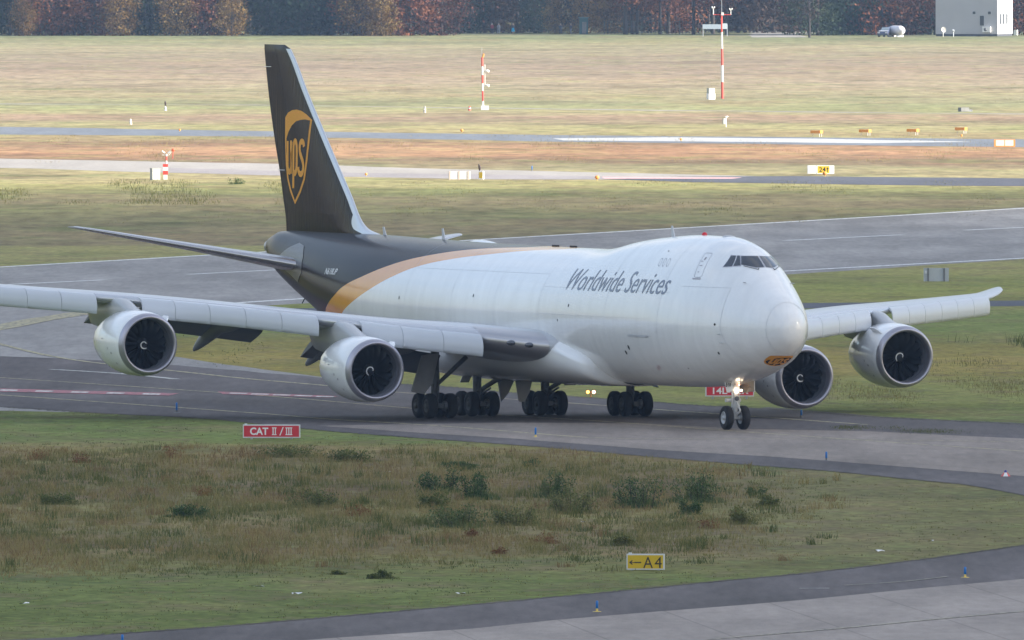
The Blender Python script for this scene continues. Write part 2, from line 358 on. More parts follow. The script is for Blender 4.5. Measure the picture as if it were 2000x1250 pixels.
# painted lines: worn paint
def paint(name, col, wear=.5):
    m = bpy.data.materials.new(name); m.use_nodes = True; nt = m.node_tree; N = nt.nodes; L = nt.links; bs = N['Principled BSDF']
    bs.inputs['Roughness'].default_value = .75; bs.inputs['Specular IOR Level'].default_value = .3
    t = N.new('ShaderNodeTexCoord'); mp = N.new('ShaderNodeMapping'); mp.inputs['Scale'].default_value = (3, .25, 1)
    n = N.new('ShaderNodeTexNoise'); n.inputs['Scale'].default_value = 1.0; n.inputs['Detail'].default_value = 6; n.inputs['Roughness'].default_value = .7
    L.new(t.outputs['Object'], mp.inputs[0]); L.new(mp.outputs[0], n.inputs[0])
    r = N.new('ShaderNodeValToRGB'); r.color_ramp.elements[0].position = .36; r.color_ramp.elements[1].position = .56
    c = srgb(*col); r.color_ramp.elements[0].color = (*[lin(92) * wear + x * (1 - wear) for x in c[:3]], 1); r.color_ramp.elements[1].color = c
    L.new(n.outputs[0], r.inputs[0]); L.new(r.outputs[0], bs.inputs['Base Color']); return m
P_WHITE = paint('white_line_paint', (226, 226, 224), .35); P_YEL = paint('yellow_line_paint', (172, 162, 128), .75); P_FAINT = paint('faded_yellow_paint', (166, 158, 140), .75)
P_RED = paint('red_line_paint', (164, 102, 108), .6); P_PALE = paint('pale_paint', (205, 203, 196), .6)
def stripe(name, px, w, m, z, smooth=True, **tags):
    pts = [G(*p) for p in px]
    if smooth and len(pts) > 2: pts = [Vector(p) for p in spline([tuple(p) for p in pts], 8)]
    vs, fs = ribbon([(p.x, p.y) for p in pts], w)
    mb = MB().add([(x, y, 0) for x, y in vs], fs); return mb.build(name, m, loc=(0, 0, z), kind='structure', fixn=False, **tags)
for i_, (nm, px, w, m) in enumerate([
    ('runway_edge_line', [(-120, 528.8), (1000, 464.8), (2200, 395.5)], .9, P_WHITE),
    ('runway_edge_line', [(400, 596), (1000, 559.2), (2200, 493.7)], .9, P_WHITE),
    ('runway_centre_line', [(-20, 558), (203, 547)], .7, P_WHITE), ('runway_centre_line', [(368, 536.3), (560, 526.5)], .7, P_WHITE),
    ('runway_centre_line', [(1533, 470.3), (1760, 459)], .75, P_WHITE), ('runway_centre_line', [(1885, 450), (2110, 439)], .75, P_WHITE),
    ('taxiway_centre_line', [(-120, 730), (192, 751), (520, 774), (803, 798), (975, 811), (1183, 824), (1420, 841.5), (1648, 858), (1926, 877), (2100, 889)], .32, P_YEL),
    ('taxiway_edge_line', [(-120, 764), (0, 772), (256, 790), (520, 809), (640, 819), (860, 832.5), (1105, 852), (1180, 856), (1280, 857.6), (1640, 858.6), (2100, 865.5)], .42, P_YEL),
    ('taxiway_exit_line', [(-60, 658), (0, 672.5), (90, 694), (190, 709.5), (350, 726), (480, 740), (630, 753), (778, 767), (1002, 780.5), (1150, 790.5), (1290, 801), (1360, 806), (1520, 817.5), (1693, 830)], .42, P_YEL),
    ('taxiway_exit_line', [(-60, 650), (0, 640), (70, 626), (140, 615), (300, 590)], 2.0, P_YEL),
    ('runway_turn_line', [(100, 722), (230, 730), (345, 741)], .5, P_PALE),
    ('apron_line', [(1380, 1250), (1630, 1229), (1850, 1208), (2100, 1186)], .3, P_FAINT),
    ('apron_scuff', [(1560, 1150), (1620, 1149.8)], .22, P_PALE), ('apron_scuff', [(1650, 1144), (1760, 1137), (1850, 1127)], .16, P_FAINT)]):
    flip(stripe(nm, px, w, m, .020 + .0005 * i_))
# red holding position markings on the asphalt: red field with white characters stretched along the way
for nm, (x0, y0, x1, y1) in (('holding_marking', (-40, 758.5, 350, 773.5)), ('holding_marking', (425, 765.5, 662, 777.5))):
    hh = 6.5 if nm == 'holding_marking' and x0 < 0 else 5.0
    a = [(x0, y0), (x1, y1 - hh + 2), (x1 - 20, y1), (x0 + 10, y0 + hh)]
    sheet(nm, a, P_RED, z=.0275)
    for k in range(5):
        t = (k + .6) / 5.6; xx = x0 + (x1 - x0) * t; yy = y0 + (y1 - hh + 2 - y0) * t + hh * .3
        sheet('holding_marking_lettering', [(xx, yy), (xx + 34, yy + .8), (xx + 30, yy + hh * .45), (xx - 4, yy + hh * .45 - .6)], P_PALE, z=.031)
sheet('far_holding_marking', [(1175, 345.6), (1450, 346.8), (1430, 349.4), (1180, 349)], paint('far_red_paint', (214, 170, 168), .3), z=.016)
# ------------------------------------------------------------------ the aircraft
M_WHITE = mat('white_aircraft_paint', (.82, .83, .83), .22, spec=.5, coat=.6)
M_BROWN = mat('dark_brown_paint', (.024, .016, .017), .14, spec=.10, coat=0)
for _m in (M_BROWN,):
    _n, _l = _m.node_tree.nodes, _m.node_tree.links; _t, _p, _z, _b = _n.new('ShaderNodeTexCoord'), _n.new('ShaderNodeMapping'), _n.new('ShaderNodeTexNoise'), _n.new('ShaderNodeBump')
    _p.inputs['Scale'].default_value = (1.1, 1, .10); _p.inputs['Rotation'].default_value = (0, R(18), 0); _b.inputs['Strength'].default_value = .35; _b.inputs['Distance'].default_value = .06
    _l.new(_t.outputs['Object'], _p.inputs[0]); _l.new(_p.outputs[0], _z.inputs[0]); _l.new(_z.outputs[0], _b.inputs['Height']); _l.new(_b.outputs[0], _n['Principled BSDF'].inputs['Normal'])
M_GREYW = mat('light_grey_wing_paint', (.52, .54, .57), .33, coat=.2, noise_amt=.04, noise_scale=.6)
M_METAL = mat('bare_aluminium', (.50, .50, .52), .34, metal=.8)
M_LIP = mat('polished_inlet_lip', (.40, .39, .44), .36, metal=.7)
M_DARK = mat('dark_cavity', (.012, .013, .015), .7)
M_GREY = mat('grey_undercarriage_paint', (.42, .43, .44), .5, noise_amt=.15, noise_scale=4)
M_DGREY = mat('grimy_grey_metal', (.15, .155, .165), .55, noise_amt=.25, noise_scale=4)
M_DOOR = mat('gear_door_paint', (.36, .37, .39), .45, noise_amt=.08)
M_RUB = mat('tyre_rubber', (.022, .022, .025), .8, spec=.3, noise_amt=.15, noise_scale=5)
M_HUB = mat('wheel_hub_metal', (.45, .46, .48), .45, metal=.3)
M_HUBD = mat('sooty_wheel_hub', (.10, .10, .105), .6)
M_GLASS = mat('cockpit_glass', (.02, .026, .036), .05, spec=.8, coat=.5)
M_SEAM = mat('panel_seam', (.50, .53, .58), .6)
M_GOLD = mat('golden_yellow_paint', (.78, .33, .018), .35, spec=.25)
M_NAVY = mat('slate_lettering_paint', (.085, .10, .16), .3, coat=.4)
M_LET = mat('white_lettering_paint', (.72, .72, .72), .4)
M_BLACK = mat('black_lettering_paint', (.02, .02, .02), .5)
M_REDL = mat('red_beacon_lens', (.6, .01, .02), .25)
M_LAMP = mat('lit_landing_lamp', (1, .9, .75), .2, emit=(1, .80, .55), estr=3.2)
M_LAMP2 = mat('lit_small_lamp', (1, .7, .5), .2, emit=(1, .55, .35), estr=3)
M_FAN = mat('fan_blade_composite', (.014, .016, .020), .35, spec=.5)
M_BARREL = mat('inlet_barrel_paint', (.16, .165, .19), .5)
M_FAIR = mat('flap_grey_paint', (.16, .17, .20), .4)
M_SLAT = mat('slat_paint', (.56, .59, .63), .32, coat=.3)

S0 = .4
FUS = [(0,5.3,5.3,0.0,5.3,2),(.12,5.85,4.72,.52,5.3,2),(.5,6.33,4.28,.93,5.3,2),(1,6.78,3.95,1.22,5.3,1.98),(2,7.32,3.54,1.66,5.3,1.92),
(3,7.86,3.22,2.01,5.3,1.84),(4,8.42,2.97,2.30,5.3,1.74),(5,8.97,2.76,2.53,5.3,1.66),(6.5,9.56,2.50,2.81,5.3,1.6),(9,9.88,2.23,3.10,5.3,1.6),
(12.6,9.9,2.09,3.25,5.4,1.68),(16.7,9.73,2.05,3.25,5.45,1.72),(20.2,9.47,2.05,3.25,5.48,1.8),(23.2,9.10,2.05,3.25,5.5,1.93),(25.5,8.97,2.05,3.25,5.5,2),
(40,9.0,2.05,3.25,5.5,2),(48,9.08,2.12,3.23,5.55,2),(54,9.16,2.6,3.1,5.75,2),(60,9.22,3.65,2.6,6.3,2),(66,9.22,5.15,1.80,7.1,2),(70,9.22,6.2,1.2,7.65,2),
(72.5,9.16,6.98,.78,8.05,2),(73.4,8.98,7.35,.5,8.25,2),(74.1,8.8,7.75,.35,8.35,2)]
def pchip(xs, ys):
    n = len(xs); h = [xs[i+1]-xs[i] for i in range(n-1)]; d = [(ys[i+1]-ys[i])/h[i] for i in range(n-1)]
    m = [0]*n; m[0] = d[0]; m[-1] = d[-1]
    for i in range(1, n-1):
        if d[i-1]*d[i] > 0:
            a = 2*h[i]+h[i-1]; b = h[i]+2*h[i-1]; m[i] = (a+b)/(a/d[i-1]+b/d[i])
    def f(x):
        if x <= xs[0]: return ys[0]
        if x >= xs[-1]: return ys[-1]
        i = 0
        while x > xs[i+1]: i += 1
        t = (x-xs[i])/h[i]; t2 = t*t; t3 = t2*t
        return (2*t3-3*t2+1)*ys[i]+(t3-2*t2+t)*h[i]*m[i]+(-2*t3+3*t2)*ys[i+1]+(t3-t2)*h[i]*m[i+1]
    return f
_u = [math.sqrt(r[0]) for r in FUS]; _f = [pchip(_u, [r[k] for r in FUS]) for k in range(1, 6)]
def sect(s):
    s = max(0, s - S0 * max(0, 1 - s / 12.)); u = math.sqrt(s); return [q(u) for q in _f]
NG = 7.8                                               # nose gear station: local x = NG - s
def fus(s, a, off=0.0):
    zt, zb, w, zc, p = sect(s); c, sn = math.cos(R(a)), math.sin(R(a))
    z = zc + (zt - zc) * (sn ** (2 / p)) if sn > 0 else zc + (zc - zb) * sn
    l = w * c
    if off:
        e = .05
        P = Vector(fus(s, a)); A = Vector(fus(s + e, a)) - Vector(fus(max(.42, s - e), a)); B = Vector(fus(s, a + 1)) - Vector(fus(s, a - 1))
        nrm = A.cross(B)
        if nrm.length > 1e-9:
            nrm.normalize(); ctr = Vector((NG - s, 0, zc))
            if nrm.dot(P - ctr) < 0: nrm = -nrm
            return tuple(P + nrm * off)
    return (NG - s, l, z)
def side_a(s, z):
    """angle on the port side of the skin at height z"""
    zt, zb, w, zc, p = sect(s)
    if z >= zc: t = min(1, (z - zc) / (zt - zc)); return math.degrees(math.asin(t ** (p / 2)))
    return -math.degrees(math.asin(min(1, (zc - z) / (zc - zb))))
def on_side(s, z, side=-1, off=.012):
    a = side_a(s, z); return fus(s, 180 - a if side < 0 else a, off)
def on_front(l, z, off=.012):
    """point of the nose skin straight ahead at (l, z)"""
    def F(s):
        zt, zb, w, zc, p = sect(s)
        t = (z - zc) / (zt - zc) if z > zc else (zc - z) / (zc - zb)
        return (l / max(w, 1e-6)) ** 2 + abs(t) ** (p if z > zc else 2) - 1
    a, b = .401, 14.0
    for _ in range(40):
        m_ = (a + b) / 2
        if F(m_) > 0: a = m_
        else: b = m_
    s = b; zt, zb, w, zc, p = sect(s); A = math.degrees(math.acos(max(-1, min(1, l / w))))
    return fus(s, A if z > zc else 360 - A, off)

AC_T = 21.7365; AC_ROLL = R(-1.3437)
ac = thing('cargo_aircraft', 'large four-engine white cargo jet with brown tail and golden stripe taxiing towards the camera', 'aeroplane',
           loc=(11.4137, 1150.0, 0), rz=R(AC_T - 90))
TAXI_Z = .010
def air(mb, name, mats, parent=None, **tags):
    """airframe part: banked a little with the taxiway's cross-fall"""
    o = mb.build(name, mats, parent or ac, **tags)
    if parent is None: o.rotation_euler = (AC_ROLL, 0, 0)
    return o

# fuselage with its paint scheme (a function of station and height on the skin)
mf = bpy.data.materials.new('fuselage_paint_scheme'); mf.use_nodes = True
nt = mf.node_tree; N = nt.nodes; L = nt.links; bs = N['Principled BSDF']
bs.inputs['Roughness'].default_value = .2; bs.inputs['Coat Weight'].default_value = .6; bs.inputs['Coat Roughness'].default_value = .10
t = N.new('ShaderNodeTexCoord'); sp = N.new('ShaderNodeSeparateXYZ'); L.new(t.outputs['Object'], sp.inputs[0])
def curve(tab):
    c = N.new('ShaderNodeFloatCurve'); mr = N.new('ShaderNodeMapRange'); mr.inputs[1].default_value = 1; mr.inputs[2].default_value = 10
    L.new(sp.outputs[2], mr.inputs[0]); L.new(mr.outputs[0], c.inputs[1]); cv = c.mapping.curves[0]
    for i, (z, s) in enumerate(tab):
        x, y = (z - 1) / 9, (s - 20) / 60
        if i < 2: cv.points[i].location = (x, y)
        else: cv.points.new(x, y)
    c.mapping.update()
    m_ = N.new('ShaderNodeMath'); m_.operation = 'MULTIPLY_ADD'; m_.inputs[1].default_value = -60; m_.inputs[2].default_value = NG - 20; L.new(c.outputs[0], m_.inputs[0])
    q = N.new('ShaderNodeMath'); q.operation = 'LESS_THAN'; L.new(sp.outputs[0], q.inputs[0]); L.new(m_.outputs[0], q.inputs[1]); return q.outputs[0]
k1 = curve([(1.5, 64), (3.5, 60.2), (4.95, 56.4), (5.64, 54.1), (6.39, 51.45), (7.04, 49.0), (7.71, 45.8), (8.17, 41.8), (8.48, 37.7), (8.76, 33.2), (8.95, 29.0), (9.9, 26)])
k2 = curve([(1.5, 66), (3.5, 63.2), (4.97, 60.2), (5.43, 58.9), (5.84, 57.6), (6.49, 55.6), (7.06, 53.0), (7.58, 50.5), (8.02, 47.9), (8.33, 45.3), (8.59, 42.5), (8.78, 39.0), (8.97, 34.0), (9.9, 31)])
def cmix(f, a, b):
    n = N.new('ShaderNodeMix'); n.data_type = 'RGBA'; L.new(f, n.inputs[0])
    for i, x in ((6, a), (7, b)):
        if hasattr(x, 'links'): L.new(x, n.inputs[i])
        else: n.inputs[i].default_value = x
    return n.outputs[2]
cc = cmix(k2, cmix(k1, (.82, .83, .83, 1), (.74, .29, .014, 1)), (.022, .016, .017, 1))
shn = N.new('ShaderNodeMapRange'); shn.inputs[3].default_value = .5; shn.inputs[4].default_value = .0; L.new(k2, shn.inputs[0]); L.new(shn.outputs[0], bs.inputs['Coat Weight']); sh2 = N.new('ShaderNodeMapRange'); sh2.inputs[3].default_value = .5; sh2.inputs[4].default_value = .07; L.new(k2, sh2.inputs[0]); L.new(sh2.outputs[0], bs.inputs['Specular IOR Level'])
gn = N.new('ShaderNodeTexNoise'); gn.inputs['Scale'].default_value = 1; gn.inputs['Detail'].default_value = 6; gn.inputs['Roughness'].default_value = .65; gm_ = N.new('ShaderNodeMapping'); gm_.inputs['Scale'].default_value = (1.6, .4, .4)
gr = N.new('ShaderNodeMapRange'); gr.inputs[1].default_value = .3; gr.inputs[2].default_value = .7; gr.inputs[3].default_value = .93; gr.inputs[4].default_value = 1.04
gv = N.new('ShaderNodeVectorMath'); gv.operation = 'SCALE'; L.new(t.outputs['Object'], gm_.inputs[0]); L.new(gm_.outputs[0], gn.inputs[0]); L.new(gn.outputs[0], gr.inputs[0]); L.new(cc, gv.inputs[0]); L.new(gr.outputs[0], gv.inputs[3])
L.new(gv.outputs[0], bs.inputs['Base Color'])
# faint waviness of the riveted skin
wv = N.new('ShaderNodeTexNoise'); wv.inputs['Scale'].default_value = 1.0; mpw = N.new('ShaderNodeMapping'); mpw.inputs['Scale'].default_value = (.9, .35, .35)
bp = N.new('ShaderNodeBump'); bp.inputs['Strength'].default_value = .10; bp.inputs['Distance'].default_value = .05
L.new(t.outputs['Object'], mpw.inputs[0]); L.new(mpw.outputs[0], wv.inputs[0]); L.new(wv.outputs[0], bp.inputs['Height']); L.new(bp.outputs[0], bs.inputs['Normal']); L.new(bp.outputs[0], bs.inputs['Coat Normal'])

ST = [.401 + .0006 * k * k for k in range(1, 40)] + [1.4 + .22 * k for k in range(50)] + [12.6 + .8 * k for k in range(77)] + [74.1]
ST = sorted(x for x in ST if x <= 74.1)
mb = MB()
rows = [[(NG - .4, 0, 5.3)] * 128] + [[fus(s, a * 360 / 128) for a in range(128)] for s in ST]
mb.grid(rows, 0, True, True)
fuselage = air(mb, 'fuselage', mf)
bm = bmesh.new(); bm.from_mesh(fuselage.data); bmesh.ops.remove_doubles(bm, verts=bm.verts, dist=1e-4); bmesh.ops.recalc_face_normals(bm, faces=bm.faces); bm.to_mesh(fuselage.data); bm.free()
# tail cone exhaust
mb = MB().lathe((NG - 74.08, 0, 8.3), (-1, 0, .05), [(0, .36), (.35, .33), (.35, .27), (-.02, .27), (-.02, 0)], 24, 0)
air(mb, 'tail_exhaust', M_METAL)

# wing-to-body fairing
FA = [(21.25, 2.0, 3.0, 1.0), (21.5, 1.95, 3.6, 2.55), (22.0, 1.92, 3.95, 2.95), (23.0, 1.9, 4.25, 3.15), (24.3, 1.88, 4.62, 3.3), (25.7, 1.87, 4.98, 3.42), (27.3, 1.86, 5.16, 3.52), (30, 1.85, 5.0, 3.62), (34, 1.85, 4.9, 3.7),
      (38, 1.86, 4.9, 3.65), (42, 1.9, 4.8, 3.45), (46, 2.05, 4.4, 3.05), (49, 2.25, 3.9, 2.4)]
ff = [pchip([r[0] for r in FA], [r[k] for r in FA]) for k in (1, 2, 3)]
rows = []
for k in range(90):
    s = 21.25 + 27.75 * (k / 89) ** 1.5; zb, zt, w = ff[0](s), ff[1](s), ff[2](s); zc = (zb * .42 + zt * .58); row = []
    for a in range(72):
        c, sn = math.cos(R(a * 5)), math.sin(R(a * 5)); h = (zt - zc) if sn > 0 else (zc - zb)
        row.append((NG - s, w * math.copysign(abs(c) ** .8, c), zc + h * math.copysign(abs(sn) ** (1.0 if sn > 0 else .8), sn)))
    rows.append(row)
mb = MB().grid(rows, 0, True, True)
air(mb, 'wing_body_fairing', M_WHITE)

# panel seams, radome joint, nose door joint
mb = MB()
def seam(pts, w=.022):
    """pts: list of (s, angle)"""
    P = [Vector(fus(s, a, .006)) for s, a in pts]; V = []
    for i, p in enumerate(P):
        d = (P[min(i + 1, len(P) - 1)] - P[max(0, i - 1)]).normalized()
        ctr = Vector((p.x, 0, sect(pts[i][0])[3])); n = (p - ctr).normalized(); q = d.cross(n).normalized() * w / 2
        V.append((p + q, p - q))
    mb.grid([[a, b] for a, b in V])
seam([(1.2, a * 6) for a in range(61)], .03)
for sgn in (1, -1):
    A = lambda a: a if sgn > 0 else 180 - a
    seam([(4.42 if a > 0 else 4.42 + .0 - 1.15 * (a / -60.) ** 1.2, A(a)) for a in range(40, -62, -4)], .022)
    seam([(s, A(side_a(s, 7.3))) for s in [4.4 + .5 * k for k in range(10)]], .018)
    for s in (10.9, 18.0, 27.2, 33.5, 39.6, 46.2):
        seam([(s, A(a)) for a in range(78, -66, -4)], .016)
    for s0, s1, z in ((10.0, 27, 6.95), (27.3, 46, 7.6), (12, 27.2, 5.55)):
        seam([(s0 + (s1 - s0) * k / 24, A(side_a(s0 + (s1 - s0) * k / 24, z))) for k in range(25)], .012)
    for z in (3.05, 6.3): # cargo door outline
        pass
    seam([(31.0, A(side_a(31, z))) for z in (5.2, 5.8, 6.5, 7.2, 7.9)] , .018); seam([(34.4, A(side_a(34.4, z))) for z in (5.2, 5.8, 6.5, 7.2, 7.9)], .018)
air(mb, 'panel_seams', M_SEAM)

# upper deck door with rounded corners, three blanked windows
def outline(pts, w, name, m, fill=None):
    mb = MB(); n = len(pts)
    for i in range(n):
        pass
    P = [Vector(on_side(s, z, -1, .012)) for s, z in pts] ; ctr = sum(P, Vector()) / n
    V = []
    for i in range(n + 1):
        p = P[i % n]; d = (P[(i + 1) % n] - P[(i - 1) % n]).normalized(); nr = Vector((0, -1, .45)).normalized(); q = d.cross(nr).normalized() * w / 2
        V.append((p + q, p - q))
    mb.grid([[a, b] for a, b in V]); return mb
def rrect(s0, s1, z0, z1, r, k=5, shear=0.0):
    out = []
    for cx, cz, a0 in ((s1 - r, z1 - r, 0), (s0 + r, z1 - r, 90), (s0 + r, z0 + r, 180), (s1 - r, z0 + r, 270)):
        for i in range(k + 1):
            a = R(a0 + 90 * i / k); z = cz + r * math.sin(a); out.append((cx + r * math.cos(a) + shear * (z - z0), z))
    return out
def dens(pts, step=.15):
    out = []
    for i in range(len(pts)):
        a, b = pts[i], pts[(i + 1) % len(pts)]; k = max(1, int(math.dist(a, b) / step))
        out += [(a[0] + (b[0] - a[0]) * j / k, a[1] + (b[1] - a[1]) * j / k) for j in range(k)]
    return out
dr = air(outline(dens(rrect(7.3, 8.05, 7.78, 9.02, .14, shear=.3)), .022, 'door', M_NAVY), 'upper_deck_door', mat('door_seam_paint', (.22, .23, .27), .5))
M_DMK = mat('door_marking_paint', (.34, .32, .36), .5)
for z, s, w, h in ((8.74, 7.98, .10, .14), (8.60, 8.1, .22, .025), (8.38, 7.95, .28, .03), (8.05, 7.85, .10, .04)):
    P = [on_side(s + a * w / 2, z + b * h / 2, -1, .02) for a, b in ((-1, -1), (1, -1), (1, 1), (-1, 1))]; MB().add(P, [(0, 1, 2, 3)]).build('door_marking', M_DMK, dr)
P = [on_side(7.32 + a * .78, z, -1, .02) for z, a in ((7.67, 0), (7.67, .33), (7.67, .66), (7.67, 1), (7.73, 1), (7.73, .66), (7.73, .33), (7.73, 0))]; MB().add(P, [(0, 1, 6, 7), (1, 2, 5, 6), (2, 3, 4, 5)]).build('door_sill', M_DMK, dr)
for k in range(3):
    s = 11.62 + k * .52
    air(outline(dens(rrect(s, s + .26, 8.26, 8.66, .12, 6, shear=.5), .08), .022, 'w', M_NAVY), 'blanked_window', mat('window_seam_paint', (.09, .10, .13), .5))

# lettering on the starboard side
def side_text(body, s0, s1, z0, z1, m, name, bold=.0, shear=.0, side=-1):
    vs, fs = textmesh(body, 1.0, bold, shear)
    vs = refit(vs, 0, abs(s1 - s0), 0, z1 - z0)
    vs, fs = slice2d(vs, fs, [.05 + .07 * k for k in range(int((z1 - z0) / .07) + 1)], [.45 * (k + 1) for k in range(int(abs(s1 - s0) / .45))])
    mb = MB().add([on_side(s0 - x, z0 + y, side, .014) for x, y in vs], fs)
    return air(mb, name, m)
side_text('Worldwide Services', 24.05, 10.35, 6.83, 7.95, M_NAVY, 'lettering', bold=.0, shear=.34)
side_text('N618UP', 59.6, 57.45, 7.02, 7.36, M_LET, 'registration_lettering', bold=.02, shear=.2)

# ports, probes and drains
mb = MB()
for s, z, w, h in ((23.03, 6.03, .12, .18), (24.43, 5.25, .10, .14), (15.22, 4.03, .22, .26), (15.89, 3.76, .22, .22), (4.87, 5.42, .16, .13), (5.07, 3.96, .14, .14), (12.94, 9.04, .2, .05), (9.0, 3.1, .08, .08), (36.5, 6.3, .12, .18), (47.0, 6.0, .12, .18)):
    pts = [(s + w / 2 * math.cos(R(a * 45)), z + h / 2 * math.sin(R(a * 45))) for a in range(8)]
    air(MB().add([on_side(a, min(b, sect(a)[0] - .02), -1, .012) for a, b in pts], [tuple(range(8))]), 'static_port', M_DARK)
for s, z in ((4.47, 4.93), (4.42, 4.49), (3.8, 8.0 if False else 7.6)):
    for side in (-1, 1):
        p = Vector(on_side(s, z, side, 0)); mb = MB().tube(p, p + Vector((.02, .12 * side, 0)), .02).tube(p + Vector((-.06, .12 * side, 0)), p + Vector((.26, .12 * side, 0)), .022, .012)
        air(mb, 'pitot_probe', M_GREY)
mb = MB()
mb.grid([[on_side(12.1 + .35 * k, z, -1, .03) for k in range(9)] for z in (4.60, 4.66, 4.70)])
mb.grid([[on_side(12.1 + .35 * k, z, -1, o_) for k in range(9)] for z, o_ in ((4.60, .0), (4.60, .03))])
air(mb, 'drip_rail', M_GREYW)
mb = MB()
M_PLC = mat('faded_red_placard', (.55, .42, .44), .5)
for s, z in ((12.5, 3.1), (12.9, 3.0)):
    air(MB().add([on_side(s + a * .10, z + b * .09, -1, .012) for a, b in ((-1, -1), (1, -1), (1, 1), (-1, 1))], [(0, 1, 2, 3)]), 'service_placard', M_PLC)

# flight deck windows
PANES = [[(-1.60, 8.36), (-1.34, 8.41), (-.97, 8.92), (-1.13, 8.92)], [(-1.29, 8.42), (-1.05, 8.46), (-.84, 8.92), (-.92, 8.92)],
         [(-1.0, 8.50), (-.45, 8.38), (-.06, 8.41), (-.055, 8.93), (-.79, 8.91)]]
def patch(poly, off, nx=.12):
    ys = [8.3 + .08 * k for k in range(9)]; xs = [-1.7 + nx * k for k in range(30)]
    vs, fs = slice2d(poly, [tuple(range(len(poly)))], ys, xs)
    return [on_front(x, y, off) for x, y in vs], fs
def grow(poly, d):
    cx = sum(p[0] for p in poly) / len(poly); cy = sum(p[1] for p in poly) / len(poly); out = []
    for x, y in poly:
        h = math.hypot(x - cx, y - cy); out.append((x + (x - cx) / h * d, min(8.97, y + (y - cy) / h * d)))
    return out
for mir in (1, -1):
    for poly in PANES:
        poly = [(x * mir * -1 * -1, y) for x, y in poly]
        vs, fs = patch(grow(poly, .055), .008) if mir == 1 else ([], [])
        q = poly if mir == 1 else poly
        if mir == 1:
            fr = air(MB().add(vs, fs), 'window_frame', M_METAL); vs, fs = patch(poly, .02); MB().add(vs, fs, smooth=True).build('window_pane', M_GLASS, fr)
        else:
            base = [(-x * 1.0, y) for x, y in [(a * 1.0 if True else a, b) for a, b in poly]]
            base = [(abs(x), y) for x, y in base]
            def pm(pl, off):
                xs = [0 + .12 * k for k in range(15)]; v2, f2 = slice2d(pl, [tuple(range(len(pl)))], [8.3 + .08 * k for k in range(9)], xs); return [on_front(x, y, off) for x, y in v2], f2
            vs, fs = pm(grow(base, .055), .008); fr = air(MB().add(vs, fs), 'window_frame', M_METAL)
            vs, fs = pm(base, .02); MB().add(vs, fs, smooth=True).build('window_pane', M_GLASS, fr)
for sd in (-1, 1):
    a, b = Vector(on_front(sd * .95, 8.40, .05)), Vector(on_front(sd * .45, 8.24, .05))
    mb = MB().tube(a, b, .014).tube(b, Vector(on_front(sd * .38, 8.30, .05)), .02); air(mb, 'windscreen_wiper', M_DARK)

# shield emblem under the nose
SH_O = [(217, 497), (235, 468), (262, 452), (290, 448), (320, 455), (350, 475), (383, 508), (376, 640), (366, 760), (352, 870), (325, 950), (287, 1023), (252, 945), (232, 870), (222, 780), (217, 640)]
SH_I = [(227, 625), (240, 585), (262, 545), (290, 518), (320, 509), (345, 506), (373, 512), (365, 640), (355, 760), (342, 866), (317, 938), (287, 1000), (260, 932), (242, 865), (232, 780), (226, 700)]
LU = ([(236, 640), (236, 700), (236, 770), (238, 808), (246, 826), (254, 822), (259, 800), (259, 740), (259, 637), (259, 700), (259, 838)], 13)
LP = ([(276, 925), (276, 800), (276, 700), (277, 660), (284, 641), (292, 645), (297, 672), (298, 735), (297, 800), (291, 828), (284, 834), (277, 822)], 13)
LS = ([(344, 672), (341, 650), (333, 641), (323, 645), (317, 668), (318, 700), (327, 732), (337, 760), (342, 790), (339, 822), (329, 838), (317, 834), (310, 815), (309, 795)], 13)
def strokes(fn, sx=1.0):
    out = []
    for pts, w in (LU, LP, LS):
        if pts is LU[0]:
            out.append(ribbon([fn(*p) for p in spline(pts[:8], 4)] + [fn(259, 637)], w * sx)); out.append(ribbon([fn(259, 700), fn(259, 838)], w * sx))
        elif pts is LP[0]:
            out.append(ribbon([fn(*p) for p in [(276, 925), (276, 645)]], w * sx)); out.append(ribbon([fn(*p) for p in spline(pts[3:], 4)], w * sx))
        else: out.append(ribbon([fn(*p) for p in spline(pts, 4)], w * sx))
    return out
def nose_pt(u, v, off): # u -1..1 across, v 0 top..1 tip
    return on_front(u * .70, 3.93 - .55 * v, off)
OUTN = [(-.92, .02), (-.5, -.01), (0, 0), (.5, -.01), (.92, .02), (1.0, .30), (.97, .55), (.80, .76), (.45, .93), (0, 1.0), (-.45, .93), (-.80, .76), (-.97, .55), (-1.0, .30)]
INN = [(-.80, .42), (-.4, .24), (0, .18), (.45, .16), (.84, .17), (.9, .34), (.87, .54), (.72, .72), (.4, .86), (0, .92), (-.4, .86), (-.72, .72), (-.87, .56), (-.86, .5)]
def lay(poly, off, holes=None):
    vs, fs = slice2d(poly, [tuple(range(len(poly)))], [.1 * k for k in range(11)], [-.9 + .15 * k for k in range(13)])
    return [nose_pt(x, y, off) for x, y in vs], fs
vs, fs = lay(OUTN, .01); emb = air(MB().add(vs, fs), 'shield_emblem', M_GOLD)
vs, fs = lay(INN, .018); MB().add(vs, fs).build('shield_field', M_BROWN, emb)
fn = lambda x, y: ((x - 288) / 64 * .74, .28 + (y - 637) / 290 * .62)
mb = MB()
for vs, fs in strokes(fn, 1 / 64 * .80):
    mb.add([nose_pt(x, y, .026) for x, y in vs], fs)
mb.build('shield_lettering', M_GOLD, emb)

